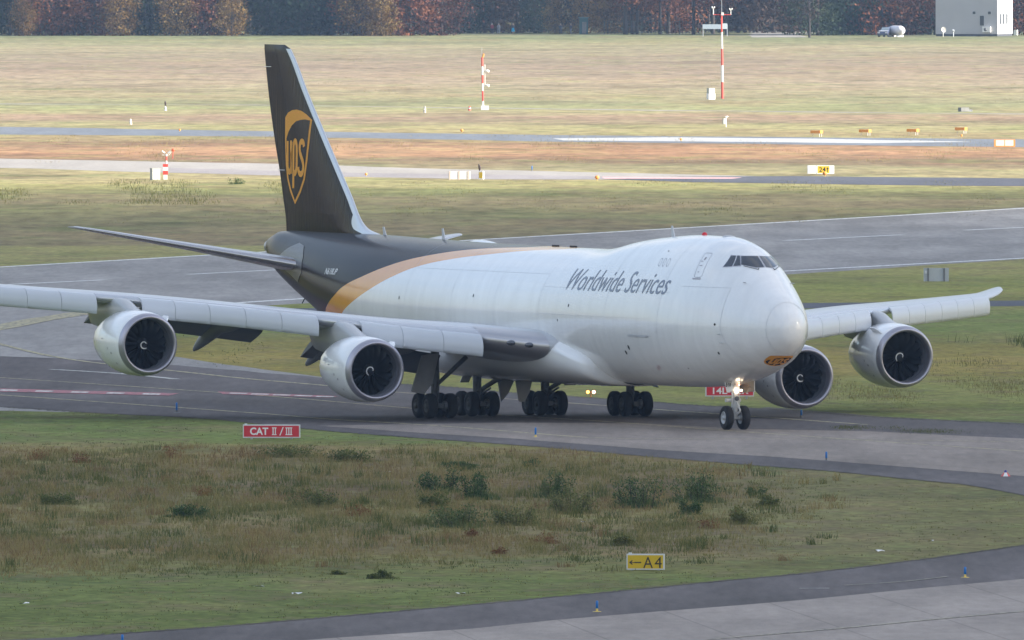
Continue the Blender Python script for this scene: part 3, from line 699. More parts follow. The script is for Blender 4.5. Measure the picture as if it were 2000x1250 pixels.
# fin and rudder
ZF = [8.9, 9.2, 9.45, 9.8, 10.2, 11, 12.2, 14.1, 16.7, 18.9, 19.12, 19.2]
LEF = [56.2, 58.1, 59.8, 60.75, 61.36, 62.25, 63.74, 66.12, 69.3, 71.85, 72.25, 72.8]
TEF = [71.85, 71.9, 71.93, 72.0, 72.15, 72.5, 73.0, 73.95, 75.05, 75.75, 75.8, 75.8]
HIN = [68.5, 68.6, 68.7, 68.8, 68.95, 69.3, 69.85, 71.0, 72.6, 73.95, 74.2, 74.3]
fLE, fTE, fH = pchip(ZF, LEF), pchip(ZF, TEF), pchip(ZF, HIN)
def fin_th(x):
    """half thickness share along the chord 0..1"""
    return 5 * .5 * (.2969 * math.sqrt(max(x, 0)) - .126 * x - .3516 * x * x + .2843 * x ** 3 - .1015 * x ** 4) * 2 * .5
def fin_half(s, z):
    le, te = fLE(z), fTE(z); le2 = max(le, fLE(10.2) + (z - 10.2) * 1.2) if z < 10.2 else le
    c = te - le; x = (s - le) / c; t = .095 * c if z > 10.2 else .095 * (fTE(10.2) - fLE(10.2)) * 1.0
    return max(.02, t * fin_th(x) * 1.0)
FINZ = [8.9 + 1.5 * k / 44 for k in range(45)] + [10.4 + 8.8 * k / 40 for k in range(1, 41)]
def fin_body(x0f, x1f, n=26):
    rows = []
    for z in FINZ:
        tap = 1 if z < 19.0 else max(.25, 1 - (z - 19.0) / .3)
        a, b = x0f(z), x1f(z); row = []
        for i in range(n): 
            u = (1 - math.cos(math.pi * i / (n - 1))) / 2; s = a + (b - a) * u; row.append((NG - s, fin_half(s, z) * tap, z))
        for i in range(n - 1, -1, -1):
            u = (1 - math.cos(math.pi * i / (n - 1))) / 2; s = a + (b - a) * u; row.append((NG - s, -fin_half(s, z) * tap, z))
        rows.append(row)
    mb = MB().grid(rows, 0, True, True); o = len(mb.v) - len(rows[0]); mb.add(rows[-1], [tuple(range(len(rows[0])))]); return mb
fin = air(fin_body(fLE, fH), 'tail_fin', M_BROWN)
# bare metal leading edge with the fillet at the foot
rows = []
for z in [q for q in FINZ if 9.05 < q < 19.15]:
    wd = .42 if z > 10.2 else .42 + (10.2 - z) * 1.6; a = fLE(z); row = []
    for i in range(-6, 7):
        u = (abs(i) / 6) ** 1.6; s = a + wd * u; row.append((NG - s + .03 * (1 - u), math.copysign(fin_half(s, z) + .014, i) if i else 0, z))
    rows.append(row)
MB().grid(rows).build('fin_leading_edge', mat('pale_leading_edge', (.62, .64, .67), .28, metal=.4), fin)
def rud(z0, z1):
    mbr = fin_body(lambda z: fH(z) + .03, fTE)
    return mbr
rudder = air(fin_body(lambda z: fH(z) + .035, fTE, 14), 'rudder', M_BROWN)
for z in (18.0, 12.45): MB().box((NG - fTE(z) + .35, 0, z), (1.0, .12, .03)).build('rudder_split', M_LET, rudder)
# tail shield on both faces
AF = lambda x, y: (72.17 - (x - 217) * (4.05 / 166) , 15.29 - (y - 497) * (4.56 / 515))
def fin_poly(pts, off, side):
    P = [AF(*p) for p in pts]; vs, fs = slice2d(P, [tuple(range(len(P)))], [10.6 + .35 * k for k in range(15)], [67.9 + .3 * k for k in range(16)])
    # cut too at the hinge line area: follow the skin
    return [(NG - s, side * (fin_half(s, z) + off), z) for s, z in vs], fs
for side in (-1, 1):
    vs, fs = fin_poly(SH_O, .012, side); e = MB().add(vs, fs).build('shield_emblem', M_GOLD, fin)
    vs, fs = fin_poly(SH_I, .020, side); MB().add(vs, fs).build('shield_field', M_BROWN, fin)
    mb = MB()
    for vs, fs in strokes(AF, 4.05 / 166):
        v2, f2 = slice2d(vs, fs, [10.6 + .35 * k for k in range(15)], [67.9 + .3 * k for k in range(16)])
        mb.add([(NG - s, side * (fin_half(s, z) + .028), z) for s, z in v2], f2)
    mb.build('shield_lettering', M_GOLD, fin)

# aerofoil loft used for the wings and tailplanes
def airfoil(n=18, t=.11, camber=.015):
    up, lo = [], []
    for i in range(n + 1):
        x = (1 - math.cos(math.pi * i / n)) / 2
        y = 5 * t * (.2969 * math.sqrt(x) - .126 * x - .3516 * x * x + .2843 * x ** 3 - .1036 * x ** 4); c = camber * 4 * x * (1 - x)
        up.append((x, y + c)); lo.append((x, -y + c))
    return up[::-1] + lo[1:-1]
def loft(sts, side, k=5):
    """sts: (l, sLE, chord, z, thickness, incidence deg)"""
    ls = [q[0] for q in sts]; fs_ = [pchip(ls, [q[j] for q in sts]) for j in range(1, 6)]; rows = []
    L_ = []
    for i in range(len(ls) - 1): L_ += [ls[i] + (ls[i + 1] - ls[i]) * j / k for j in range(k)]
    L_.append(ls[-1])
    for l in L_:
        le, c, z, th, inc = [q(l) for q in fs_]; rows.append([(NG - le - x * c, side * l, z + y * c - x * c * math.tan(R(inc))) for x, y in airfoil(18, th)])
    mb = MB().grid(rows, 0, True, True); mb.add(rows[-1], [tuple(range(len(rows[0])))]); return mb, fs_
WST = [(1.0, 22.9, 16.5, 3.75, .125, 2.5), (3.25, 24.8, 14.4, 3.86, .125, 2.5), (6, 27.2, 12.6, 4.16, .12, 2), (9.3, 30.05, 10.7, 4.47, .11, 1.6), (12, 32.4, 9.2, 4.80, .105, 1.2), (16, 35.9, 8.0, 5.25, .10, .8), (20, 39.4, 6.9, 5.62, .10, .5),
       (25, 43.7, 5.6, 5.97, .095, 0), (30, 48.1, 4.3, 6.33, .095, -.5), (31.6, 49.6, 3.8, 6.46, .095, -.6), (32.4, 50.6, 3.3, 6.56, .09, -.6), (33.3, 51.9, 2.6, 6.74, .09, -.6), (33.9, 53.0, 1.8, 6.90, .09, -.5), (34.2, 53.9, .9, 7.0, .08, 0)]
fLEw = pchip([q[0] for q in WST], [q[1] for q in WST]); fZw = pchip([q[0] for q in WST], [q[3] for q in WST]); fCw = pchip([q[0] for q in WST], [q[2] for q in WST])
SLATS = [6.35, 8.0, 9.7, 11.4, None, 13.2, 14.75, 16.25, 17.75, 19.2, 20.6, None, 22.5, 24.0, 25.45, 26.95, 28.4, 29.9, 31.4]
for side in (-1, 1):
    mb, _ = loft(WST, side); wing = air(mb, 'wing', M_GREYW)
    # bare metal leading edge inboard, where the landing lights sit
    def le_skin(l0, l1, n, m, off=.012, x1=.075, name='leading_edge_skin'):
        rows = []
        foil = airfoil(18, .12); 
        for k in range(n + 1):
            l = l0 + (l1 - l0) * k / n; c = fCw(l); row = []
            th = pchip([q[0] for q in WST], [q[4] for q in WST])(l); inc = pchip([q[0] for q in WST], [q[5] for q in WST])(l)
            for i in range(-9, 10):
                x = (abs(i) / 9) ** 2 * x1; y = 5 * th * (.2969 * math.sqrt(x) - .126 * x - .3516 * x * x + .2843 * x ** 3) * (1 if i < 0 else -1) + .06 * x * (1 - x)
                row.append((NG - fLEw(l) - x * c + off, side * l, fZw(l) + y * c - x * c * math.tan(R(inc)) + (off if i < 0 else -off)))
            rows.append(row)
        return MB().grid(rows).build(name, m, wing)
    le_skin(3.45, 6.3, 12, M_METAL, x1=.10); le_skin(6.3, 31.4, 40, mat('pale_slat_metal', (.60, .62, .65), .26, metal=.55), x1=.05, name='leading_edge_skin')
    for l in (4.2, 4.95):
        x = NG - fLEw(l) + .02; z = fZw(l) - .02
        mb = MB().lathe((x - .25, side * l, z - .02), (1, side * .45, 0), [(0, .02), (.08, .26), (.2, .25), (.30, .17), (.34, 0)], 20)
        ob = mb.build('landing_light', mat('landing_light_glass', (.10, .11, .13), .08, spec=.8, metal=.2), wing); ob.scale = (1, 1, .55); ob.location = (0, 0, z * .45)
    # drooped leading edge panels
    for a, b in zip(SLATS[:-1], SLATS[1:]):
        if a is None or b is None: continue
        rows = []; prof = [(.02, .22), (-.22, .16), (-.42, .02), (-.56, -.2), (-.62, -.46), (-.60, -.72), (-.55, -.90), (-.50, -.90), (-.54, -.70), (-.54, -.46), (-.48, -.24), (-.34, -.06), (-.1, .05), (.04, .12)]
        for k in range(5):
            l = a + .009 + (b - a - .018) * k / 4; q = .86 + .14 * (1 if l < 21 else .93); zz = fZw(l); xx = fLEw(l)
            rows.append([(NG - (xx + dx * 1.0), side * l, zz + dz * q * (1.04 if l < 12 else .96)) for dx, dz in prof])
        mb = MB().grid(rows, 0, True, True); mb.add(rows[0], [tuple(range(len(prof)))]); mb.add(rows[-1], [tuple(range(len(prof)))[::-1]])
        mb.build('leading_edge_slat', M_SLAT, wing)
    # trailing edge flaps, dropped a little
    for l0, l1, drop in ((4.2, 10.4, 24), (13.0, 20.6, 22)):
        rows = []
        for k in range(7):
            l = l0 + (l1 - l0) * k / 6; te = fLEw(l) + fCw(l) * .93; z = fZw(l) - .35 - fCw(l) * .035; c = 2.6 if l < 12 else 1.9
            rows.append([(NG - te - x * c * math.cos(R(drop)) - y * c * math.sin(R(drop)), side * l, z - x * c * math.sin(R(drop)) + y * c * math.cos(R(drop))) for x, y in airfoil(8, .12)])
        mb = MB().grid(rows, 0, True, True); mb.add(rows[0], [tuple(range(len(rows[0])))]); mb.add(rows[-1], [tuple(range(len(rows[0])))])
        mb.build('flap', M_FAIR, wing)
    for l in (6.4, 9.6, 15.0, 18.6):
        te = fLEw(l) + fCw(l); z = fZw(l) - .5; n_ = 14; rows = []
        for k in range(n_):
            u = k / (n_ - 1); s = te - 3.6 + u * 6.6; r = .40 * math.sin(math.pi * min(1, u * .93 + .05)) ** .55 + .01; dz = -.10 - 2.5 * max(0, u - .36) ** 1.25
            rows.append([(NG - s, side * l + .75 * r * math.cos(R(a * 30)), z + dz + 1.25 * r * math.sin(R(a * 30))) for a in range(12)])
        MB().grid(rows, 0, True, True).build('flap_track_fairing', M_FAIR, wing)
    MB().tube((NG - 53.6, side * 33.9, 6.93), (NG - 54.6, side * 33.95, 6.93), .012).build('static_wick', M_DARK, wing)

# tailplanes
SST = [(.3, 64.3, 8.2, 7.15, .10, 0), (1.6, 65.55, 7.4, 7.40, .10, 0), (4.6, 68.25, 5.5, 7.96, .09, 0), (7.9, 71.2, 3.7, 8.55, .085, 0), (10.4, 73.45, 2.3, 9.0, .08, 0), (11.0, 74.05, 1.75, 9.1, .08, 0), (11.2, 74.5, 1.2, 9.14, .07, 0)]
for side in (-1, 1):
    mb, _ = loft(SST, side)
    stab = air(mb, 'tailplane', mat('tailplane_grey', (.46, .46, .49), .3, coat=.3))
    rows = []
    for k in range(25):
        l = 1.2 + 9.7 * k / 24; f4 = [pchip([q[0] for q in SST], [q[j] for q in SST])(l) for j in range(1, 5)]; row = []
        for i in range(-8, 9):
            x = (abs(i) / 8) ** 2 * .07; y = 5 * f4[3] * (.2969 * math.sqrt(x) - .126 * x - .3516 * x * x) * (1 if i < 0 else -1) + .06 * x * (1 - x)
            row.append((NG - f4[0] - x * f4[1] + .012, side * l, f4[2] + y * f4[1] + (.01 if i < 0 else -.01)))
        rows.append(row)
    MB().grid(rows).build('leading_edge_skin', mat('tail_edge_metal', (.5, .49, .50), .25, metal=.8), stab)
# cut-out plate at the tailplane root
for side in (-1, 1):
    pts = [(64.3, 7.05), (64.7, 7.9), (65.6, 8.45), (66.8, 8.6), (68.3, 8.3), (69.6, 7.9), (69.6, 7.3), (67.0, 6.9), (65.3, 6.5)]
    v2, f2 = slice2d(pts, [tuple(range(len(pts)))], [6.6 + .25 * k for k in range(9)], [64.5 + .5 * k for k in range(11)])
    air(MB().add([on_side(s, z, side, .02) for s, z in v2], f2), 'tailplane_seal_plate', mat('seal_plate_paint', (.07, .065, .07), .3))
# aerials, beacon, satellite dome
for s, h in ((57.2, .45), (48.65, .62), (16.5, .60)):
    zt = sect(s)[0]; mb = MB(); n_ = 10
    prof = [(0, 0), (.42, 0), (.52, h), (.36, h)]
    mb.add([(NG - s - x, y, zt - .03 + z) for y in (-.025, .025) for x, z in prof], [(0, 1, 2, 3), (7, 6, 5, 4), (0, 4, 5, 1), (1, 5, 6, 2), (2, 6, 7, 3), (3, 7, 4, 0)])
    air(mb, 'blade_aerial', M_GREYW)
zt = sect(12.5)[0]
air(MB().lathe((NG - 12.5, 0, zt - .02), (0, 0, 1), [(0, .14), (.08, .14), (.15, .09), (.18, 0)], 16), 'beacon', M_REDL)
air(MB().lathe((NG - 9.2, 0, sect(9.2)[0] - .03), (0, 0, 1), [(0, .35), (.04, .33), (.07, .2), (.08, 0)], 20), 'roof_hatch', M_GREYW)
rows = []
for k in range(14):
    u = k / 13; s = 44.4 + 5.0 * u; r = math.sin(math.pi * (.06 + .9 * u)) ** .6; rows.append([(NG - s, 1.35 + .5 * r * math.cos(R(a * 30)), 8.75 + .38 * r * math.sin(R(a * 30))) for a in range(12)])
air(MB().grid(rows, 0, True, True), 'antenna_fairing', M_WHITE)
for s in (30.5, 33.0):
    air(MB().box((NG - s, 0, 9.02), (.9, .06, .08)), 'roof_aerial', M_DARK)
air(MB().tube((NG - 66.0, -.3, 5.35), (NG - 66.4, -.35, 4.8), .03), 'drain_mast', M_DARK); air(MB().tube((NG - 68.2, -.2, 5.85), (NG - 68.7, -.25, 5.35), .03), 'drain_mast', M_DARK)

# engines
M_STN = mat('grey_stencil_paint', (.30, .29, .31), .5)
def engine(s, l, zc, side, strake_side):
    o = Vector((NG - s, l, zc)); ax = Vector((-1, 0, .025)); mats = [M_WHITE, M_LIP, M_BARREL, M_DARK, M_METAL]
    outer = [(.36, 1.62), (.7, 1.672), (1.3, 1.71), (2.0, 1.72), (2.8, 1.68), (3.5, 1.59), (4.1, 1.48), (4.6, 1.36), (5.0, 1.24)]
    cow = MB().lathe(o, ax, [(.345, 1.612)] + outer, 64, 0)
    # chevron trailing edge and inner nozzle wall
    n = 64; base = len(cow.v); rr = []
    d = ax.normalized(); a = (Vector((0, 0, 1)) - d * d.z).normalized(); b = d.cross(a)
    for x0, r0, amp in ((5.0, 1.24, 0), (5.08, 1.20, .08), (4.7, 1.12, 0)):
        rr.append([tuple(o + d * (x0 + amp * abs(((i / n * 16) % 1) * 2 - 1)) + (a * math.cos(2 * math.pi * i / n) + b * math.sin(2 * math.pi * i / n)) * r0) for i in range(n)])
    cow.grid(rr, 0, True, True)
    cow.lathe(o, ax, [(.52, 1.305), (.8, 1.30), (1.1, 1.335), (1.4, 1.36)], 64, 2)
    cow.lathe(o, ax, [(1.4, 1.36), (1.55, 1.36), (1.55, 0)], 48, 3)
    nac = air(cow, 'engine_nacelle', mats); d0, a0, b0 = d, a, b
    lip = MB().lathe(o, ax, [(.36, 1.62), (.2, 1.585), (.07, 1.525), (.01, 1.465), (0, 1.43), (.015, 1.39), (.08, 1.35), (.22, 1.32), (.52, 1.305)], 64)
    lip.build('inlet_lip', M_LIP, nac)
    MB().lathe(o, ax, [(4.2, 1.1), (4.5, .98), (5.2, .84), (5.8, .66), (5.85, .6), (5.7, .5), (6.1, .42), (6.7, .1)], 40).build('core_exhaust', M_METAL, nac)
    MB().lathe(o, ax, [(1.95, 1.723), (1.965, 1.723)], 64).build('cowl_seam', M_SEAM, nac); MB().lathe(o, ax, [(3.30, 1.628), (3.32, 1.625)], 64).build('cowl_seam', M_SEAM, nac)
    for ds_, ang, w_, h_ in ((1.35, 108, .16, .10), (1.75, 100, .10, .12), (2.6, 84, .2, .06), (1.2, 128, .12, .12)):
        an = R(ang); q_ = []
        for i_, j_ in ((-1, -1), (1, -1), (1, 1), (-1, 1)):
            rr_ = pchip([p[0] for p in outer], [p[1] for p in outer])(ds_ + i_ * w_ / 2) + .008; a2 = an + j_ * h_ / 3.4
            q_.append(o + d0 * (ds_ + i_ * w_ / 2) + (a0 * math.cos(a2) - b0 * math.sin(a2)) * rr_)
        MB().add(q_, [(0, 1, 2, 3)]).build('cowl_stencil', M_STN, nac)
    # fan: 18 broad swept blades
    fb = MB()
    for k in range(18):
        t0 = 2 * math.pi * k / 18; rows = []
        for j in range(7):
            r = .30 + (1.352 - .30) * j / 6; tw = R(28 + 34 * j / 6); ch = .30 + .12 * math.sin(math.pi * j / 6); th = t0 + .10 * math.sin(math.pi * j / 6) + side * 0; row = []
            for q in (-1, -.3, .4, 1):
                da = q * ch * math.sin(tw) / 2 / r; dx = 1.18 - q * ch * math.cos(tw) / 2 - .03 * (1 - q * q)
                row.append(tuple(o + d * dx + (a * math.cos(th + da) + b * math.sin(th + da)) * r))
            rows.append(row)
        fb.grid(rows)
    fb.build('fan', M_FAN, nac, fixn=False)
    spn = [(.66, 0), (.71, .05), (.82, .14), (.96, .24), (1.12, .33)]
    MB().lathe(o, ax, spn, 32).build('spinner', M_DARK, nac)
    sm = MB(); P = []; ph = random.Random(int(s * 10 + l)).uniform(0, 6.28) if False else {-21: 2.4, -12: 3.3, 12: 2.4, 21: 3.6}[int(l)]
    for k in range(30):
        t = k / 29; r = .30 * (1 - t) ** 1.0 + .07; r = max(.06, .275 - .23 * t ** .8); x = 0
        for q in range(len(spn) - 1):
            if spn[q][1] <= r <= spn[q + 1][1]: x = spn[q][0] + (spn[q + 1][0] - spn[q][0]) * (r - spn[q][1]) / (spn[q + 1][1] - spn[q][1])
        th = ph + t * 5.2; rad = (a * math.cos(th) + b * math.sin(th)); w = .018 + .022 * math.sin(math.pi * min(1, t * 1.3)) + .022 * (1 - t)
        c = o + d * (x - .02) + rad * r; P.append([c + rad * w, c - rad * w])
    sm.grid(P).build('spinner_spiral', M_LET, nac, fixn=False)
    # strake on the cowl shoulder
    th = R(44); w = -1 if strake_side < 0 else 1
    rad = (a * math.cos(th) + b * math.sin(th) * w); st = MB()
    p = [o + d * .60 + rad * 1.60, o + d * 1.9 + rad * 1.64, o + d * 1.8 + rad * 2.02, o + d * 1.15 + rad * 2.02, o + d * .9 + rad * 1.9]
    tn = d.cross(rad).normalized() * .025; n5 = len(p)
    st.add([q + tn for q in p] + [q - tn for q in p], [tuple(range(n5)), tuple(range(n5, 2 * n5))[::-1]] + [(i, (i + 1) % n5, n5 + (i + 1) % n5, n5 + i) for i in range(n5)])
    st.build('nacelle_strake', M_WHITE, nac)
    # pylon
    le, zw = fLEw(abs(l)), fZw(abs(l)); ztop = zc + 1.62; rows = []
    ft = pchip([s + 1.2, s + 1.6, s + 2.4, le - .5, le + .5, le + 2.5, le + 5], [ztop - .10, ztop + .06, ztop + .22, zw + .02, zw + .10, zw - .05, zw - .3])
    fb2 = pchip([s + 1.2, s + 2.4, s + 3.6, s + 4.8, s + 6.2, s + 8.0, le + 5], [ztop - .16, ztop - .3, zc + 1.25, zc + 1.0, zc + .80, zc + .95, zw - .40])
    for u in range(24):
        t = u / 23; s_ = s + 1.2 + (le + 4.9 - s - 1.2) * t; top = ft(s_); bot = min(fb2(s_), top - .04)
        hw = .36 * min(1, (t / .12)) ** .5 * min(1, (1 - t) / .25 + .08) ** .8 + .015
        rows.append([(NG - s_, l + x * hw, z) for x, z in ((0, top + .03), (.6, top), (.95, top - .12 * min(1, (top - bot) * 2)), (1, (top + bot) / 2), (.9, bot), (-.9, bot), (-1, (top + bot) / 2), (-.95, top - .12 * min(1, (top - bot) * 2)), (-.6, top))])
    mb = MB().grid(rows, 0, True, True); mb.add(rows[0], [tuple(range(9))]); mb.add(rows[-1], [tuple(range(9))])
    air(mb, 'engine_pylon', M_PYL)
M_PYL = mat('pylon_paint', (.45, .46, .47), .35, coat=.2)
for s, l, zc in ((27.45, 12.05, 2.433), (36.15, 21.34, 3.464)):
    for sd in (-1, 1): engine(s, sd * l, zc, sd, -sd)

# landing gear (stands level on the ground)
def wheel(parent, x, y, r, w, hub):
    mb = MB().lathe((x, y - w / 2, r + TAXI_Z), (0, 1, 0), [(.04, r * .52), (.0, r * .62), (.0, r * .80), (.05, r * .93), (.13, r * .995), (w / 2, r), (w - .13, r * .995), (w - .05, r * .93), (w, r * .80), (w, r * .62), (w - .04, r * .52)], 40, 0)
    for g_ in (-.09, 0, .09): mb.lathe((x, y + g_, r + TAXI_Z), (0, 1, 0), [(-.008, r * 1.001), (.008, r * 1.001)], 40, 1)
    t_ = mb.build('wheel', [M_RUB, M_DARK], parent)
    hb = MB()
    for sg in (-1, 1): hb.lathe((x, y + sg * (w / 2 - .04), r + TAXI_Z), (0, sg, 0), [(0, r * .53), (.03, r * .50), (-.10, r * .40), (-.14, r * .26), (.0, r * .22), (.04, r * .18), (.04, 0)], 28)
    return t_, hb
def main_gear(s, l, kind):
    x, y = NG - s, l; z0 = TAXI_Z; R_ = .655
    top = 3.9 if kind == 'wing' else 2.6
    mb = MB().tube((x, y, .75), (x, y, top), .20, .23, 18, 0).tube((x, y, .65), (x, y, 1.6), .13, .13, 16, 1)
    mb.tube((x - .9, y, .66), (x + .9, y, .66), .13, .13, 12, 0)
    for dx in (-.735, .735): mb.tube((x + dx, y - .55, .66), (x + dx, y + .55, .66), .10, .10, 12, 0)
    mb.tube((x + .22, y, .9), (x + .5, y, 1.35), .05).tube((x + .5, y, 1.35), (x + .2, y, 1.8), .05)
    mb.tube((x + .24, y + .12, 1.0), (x + .22, y + .15, 2.4), .03, .03, 8, 0).tube((x + .22, y - .16, 1.0), (x + .24, y - .12, 2.5), .025, .025, 8, 0)
    for dx in (-.735, .735):
        for sg in (-1, 1): mb.lathe((x + dx, y + sg * .2, .66), (0, sg, 0), [(0, .26), (.14, .26), (.16, .1)], 16, 1)
    g_ = mb.build('main_landing_gear', [M_DGREY, M_HUB], ac)
    for dx in (-.735, .735):
        for dy in (-.56, .56):
            w_, hb = wheel(g_, x + dx, y + dy, R_, .50, M_HUBD)
            hb.build('wheel_hub', M_HUBD, g_)
    return g_, x, y
for sd in (-1, 1):
    g_, x, y = main_gear(35.71, sd * 5.5, 'wing')
    MB().tube((x, y, 1.65), (x + .2, y - sd * 1.7, 3.2), .10, .13, 12).build('side_brace', M_DGREY, g_)
    q = [(x + .1, y + sd * .42, 1.25), (x - .9, y + sd * .42, 1.25), (x - 1.0, y + sd * .0, 3.7), (x + .7, y + sd * .0, 3.9), (x + .45, y + sd * .4, 2.0)]
    if sd < 0:
        p = [(x + .6, y - 1.54, 1.42), (x + .55, y - .85, 1.28), (x + .55, y - .40, 1.85), (x + .6, y - .05, 3.4), (x + .6, y - .95, 3.3)]
    else:
        p = [(x + .5, y + 1.15, 1.55), (x + .55, y + 1.38, 1.5), (x + .3, y + .5, 2.7), (x + .3, y + .15, 2.7)]
    v = [Vector(k) for k in p]; nn = Vector((.05, .03, 0)); n_ = len(v)
    MB().add([k + nn for k in v] + [k - nn for k in v], [tuple(range(n_)), tuple(range(n_, 2 * n_))[::-1]] + [(i, (i + 1) % n_, n_ + (i + 1) % n_, n_ + i) for i in range(n_)]).build('gear_door', M_DOOR, g_)
    g_, x, y = main_gear(38.78, sd * 1.92, 'body')
    MB().tube((x + .2, y, 1.3), (x + 1.2, y + .5, 1.85), .12, .13, 12).tube((x + 1.2, y + .5, 1.85), (x + 2.2, y + .9, 2.2), .12, .15, 12).tube((x + .3, y + .12, 1.15), (x + 1.6, y + .12, 1.5), .06).build('drag_brace', M_DGREY, g_)
# body gear doors hanging under the belly
def plate(name, pts, m, th=.05, parent=None):
    v = [Vector(k) for k in pts]; nn = (v[1] - v[0]).cross(v[2] - v[0]).normalized() * th / 2; n_ = len(v)
    return MB().add([k + nn for k in v] + [k - nn for k in v], [tuple(range(n_)), tuple(range(n_, 2 * n_))[::-1]] + [(i, (i + 1) % n_, n_ + (i + 1) % n_, n_ + i) for i in range(n_)]).build(name, m, parent or ac)
XB = NG - 38.78
plate('gear_door', [(XB + 1.9, -.55, 2.1), (XB + 2.0, .45, 2.1), (XB + 1.9, .30, 1.3), (XB + 1.8, .05, .78), (XB + 1.8, -.28, .78)], M_DOOR)
plate('gear_door', [(XB + .6, .05, 2.1), (XB + .7, -.9, 2.1), (XB + .6, -1.0, 1.9), (XB + .5, -.75, .75), (XB + .5, -.35, 1.2), (XB + .5, 0, 1.9)], M_DOOR)
plate('gear_door', [(NG - 40, -2.25, 2.1), (NG - 40, -1.75, 2.1), (NG - 40.1, -1.85, 1.75), (NG - 40.1, -2.35, 1.75)], M_GREYW)
for s_, l_ in ((33.4, 1.2), (33.4, 2.0), (31.0, 2.3), (34.6, 3.0)):
    plate('gear_door', [(NG - s_, l_ - .35, 2.02), (NG - s_, l_ + .4, 2.02), (NG - s_ - .1, l_ + .35, 1.72), (NG - s_ - .1, l_ - .3, 1.72)], M_DGREY)
plate('gear_door', [(NG - 36.4, 5.75, 2.1), (NG - 36.4, 6.55, 2.05), (NG - 36.5, 6.5, 1.62), (NG - 36.5, 5.8, 1.62)], mat('pale_door_paint', (.62, .65, .7), .4))
# nose gear
mb = MB().tube((0, 0, .62), (.0, 0, 2.7), .13, .16, 18, 0).tube((0, -.42, .61), (0, .42, .61), .085, .085, 12, 0)
mb.tube((0, 0, 1.15), (0, 0, 1.5), .19, .19, 16, 0).tube((0, -.52, 1.52), (0, -.15, 1.52), .10, .10, 12, 0).tube((0, .15, 1.52), (0, .30, 1.52), .09, .09, 12, 0)
mb.tube((.2, 0, .78), (.42, .12, 1.0), .05).tube((.42, .12, 1.0), (.18, .02, 1.42), .05).tube((-.1, 0, 1.8), (-1.3, 0, 2.5), .08)
mb.tube((.12, -.22, 1.3), (.10, -.20, 2.3), .03).tube((.12, .2, 1.2), (.1, .18, 2.3), .025).box((.05, .0, 2.15), (.3, .36, .3), 0).tube((.15, -.55, 1.58), (.15, -.55, 1.45), .07, .07, 10)
ng = mb.build('nose_landing_gear', [mat('white_gear_paint', (.56, .57, .58), .45, noise_amt=.1)], ac)
for dy in (-.46, .46):
    w_, hb = wheel(ng, 0, dy, .62, .42, M_HUB); hb.build('wheel_hub', M_HUB, ng)
for y_, z_, r_, m in ((-.02, 2.02, .125, M_LAMP), (.24, 2.03, .06, M_LAMP), (-.04, 2.62, .07, M_LAMP2), (.12, 2.32, .035, M_LAMP2)):
    MB().lathe((.2, y_, z_), (1, 0, 0), [(0, r_ * .6), (.05, r_), (.09, r_ * .9), (.11, 0)], 20).build('taxi_light', m, ng)
MB().lathe((.2, .02, 1.62), (1, -.3, 0), [(0, .12), (.05, .13), (.07, .09), (.06, 0)], 16).build('steering_collar', M_DGREY, ng)
d1 = plate('nose_gear_door', [(.1, -.14, 2.66), (.0, -.62, 2.60), (.1, -.50, 1.92), (.2, -.10, 2.06)], M_WHITE, .04)
vs, fs = textmesh('618', 1, .02, .0); vs = refit(vs, 0, .27, 0, .29)
O_, U_, V_ = Vector((.125, -.57, 2.20)), Vector((.105, .52, .06)).normalized(), Vector((.05, .1, 1)).normalized()
MB().add([O_ + U_ * x + V_ * y for x, y in vs], fs).build('door_number', M_BLACK, d1)
plate('nose_gear_door', [(.2, .42, 2.62), (-1.6, .48, 2.62), (-1.6, .60, 1.95), (.1, .62, 1.9), (.2, .95, 2.0), (.2, .95, 2.62)], mat('beige_door_lining', (.34, .28, .22), .5), .04)
plate('nose_gear_door', [(.25, .97, 2.66), (-.6, .99, 2.66), (-.6, 1.02, 1.92), (.2, 1.0, 1.95)], M_WHITE, .04)
for px_, py_ in ((0, 0),):
    pass
# ------------------------------------------------------------------ signs and airfield furniture
M_SRED = mat('sign_red_face', srgb(196, 44, 58), .4); M_SYEL = mat('sign_yellow_face', srgb(205, 172, 30), .4); M_SWHT = mat('sign_white_frame', (.62, .64, .66), .4)
M_SGRY = mat('sign_grey_back', (.42, .45, .48), .5); M_SLET = mat('sign_white_letter', (.78, .78, .78), .5); M_PWHT = mat('white_painted_steel', (.75, .75, .74), .5)
M_PRED = mat('red_painted_steel', (.62, .07, .05), .5); M_ORG = mat('orange_painted_metal', (.75, .30, .06), .5); M_BLUE = mat('blue_marker_plastic', (.01, .16, .50), .35)
M_YPL = mat('yellow_plastic', (.66, .50, .12), .5); M_CONC = mat('cast_concrete', (.42, .41, .38), .85, noise_amt=.15, noise_scale=2); M_BRN = mat('weathered_box_grey', (.38, .39, .36), .7, noise_amt=.12)

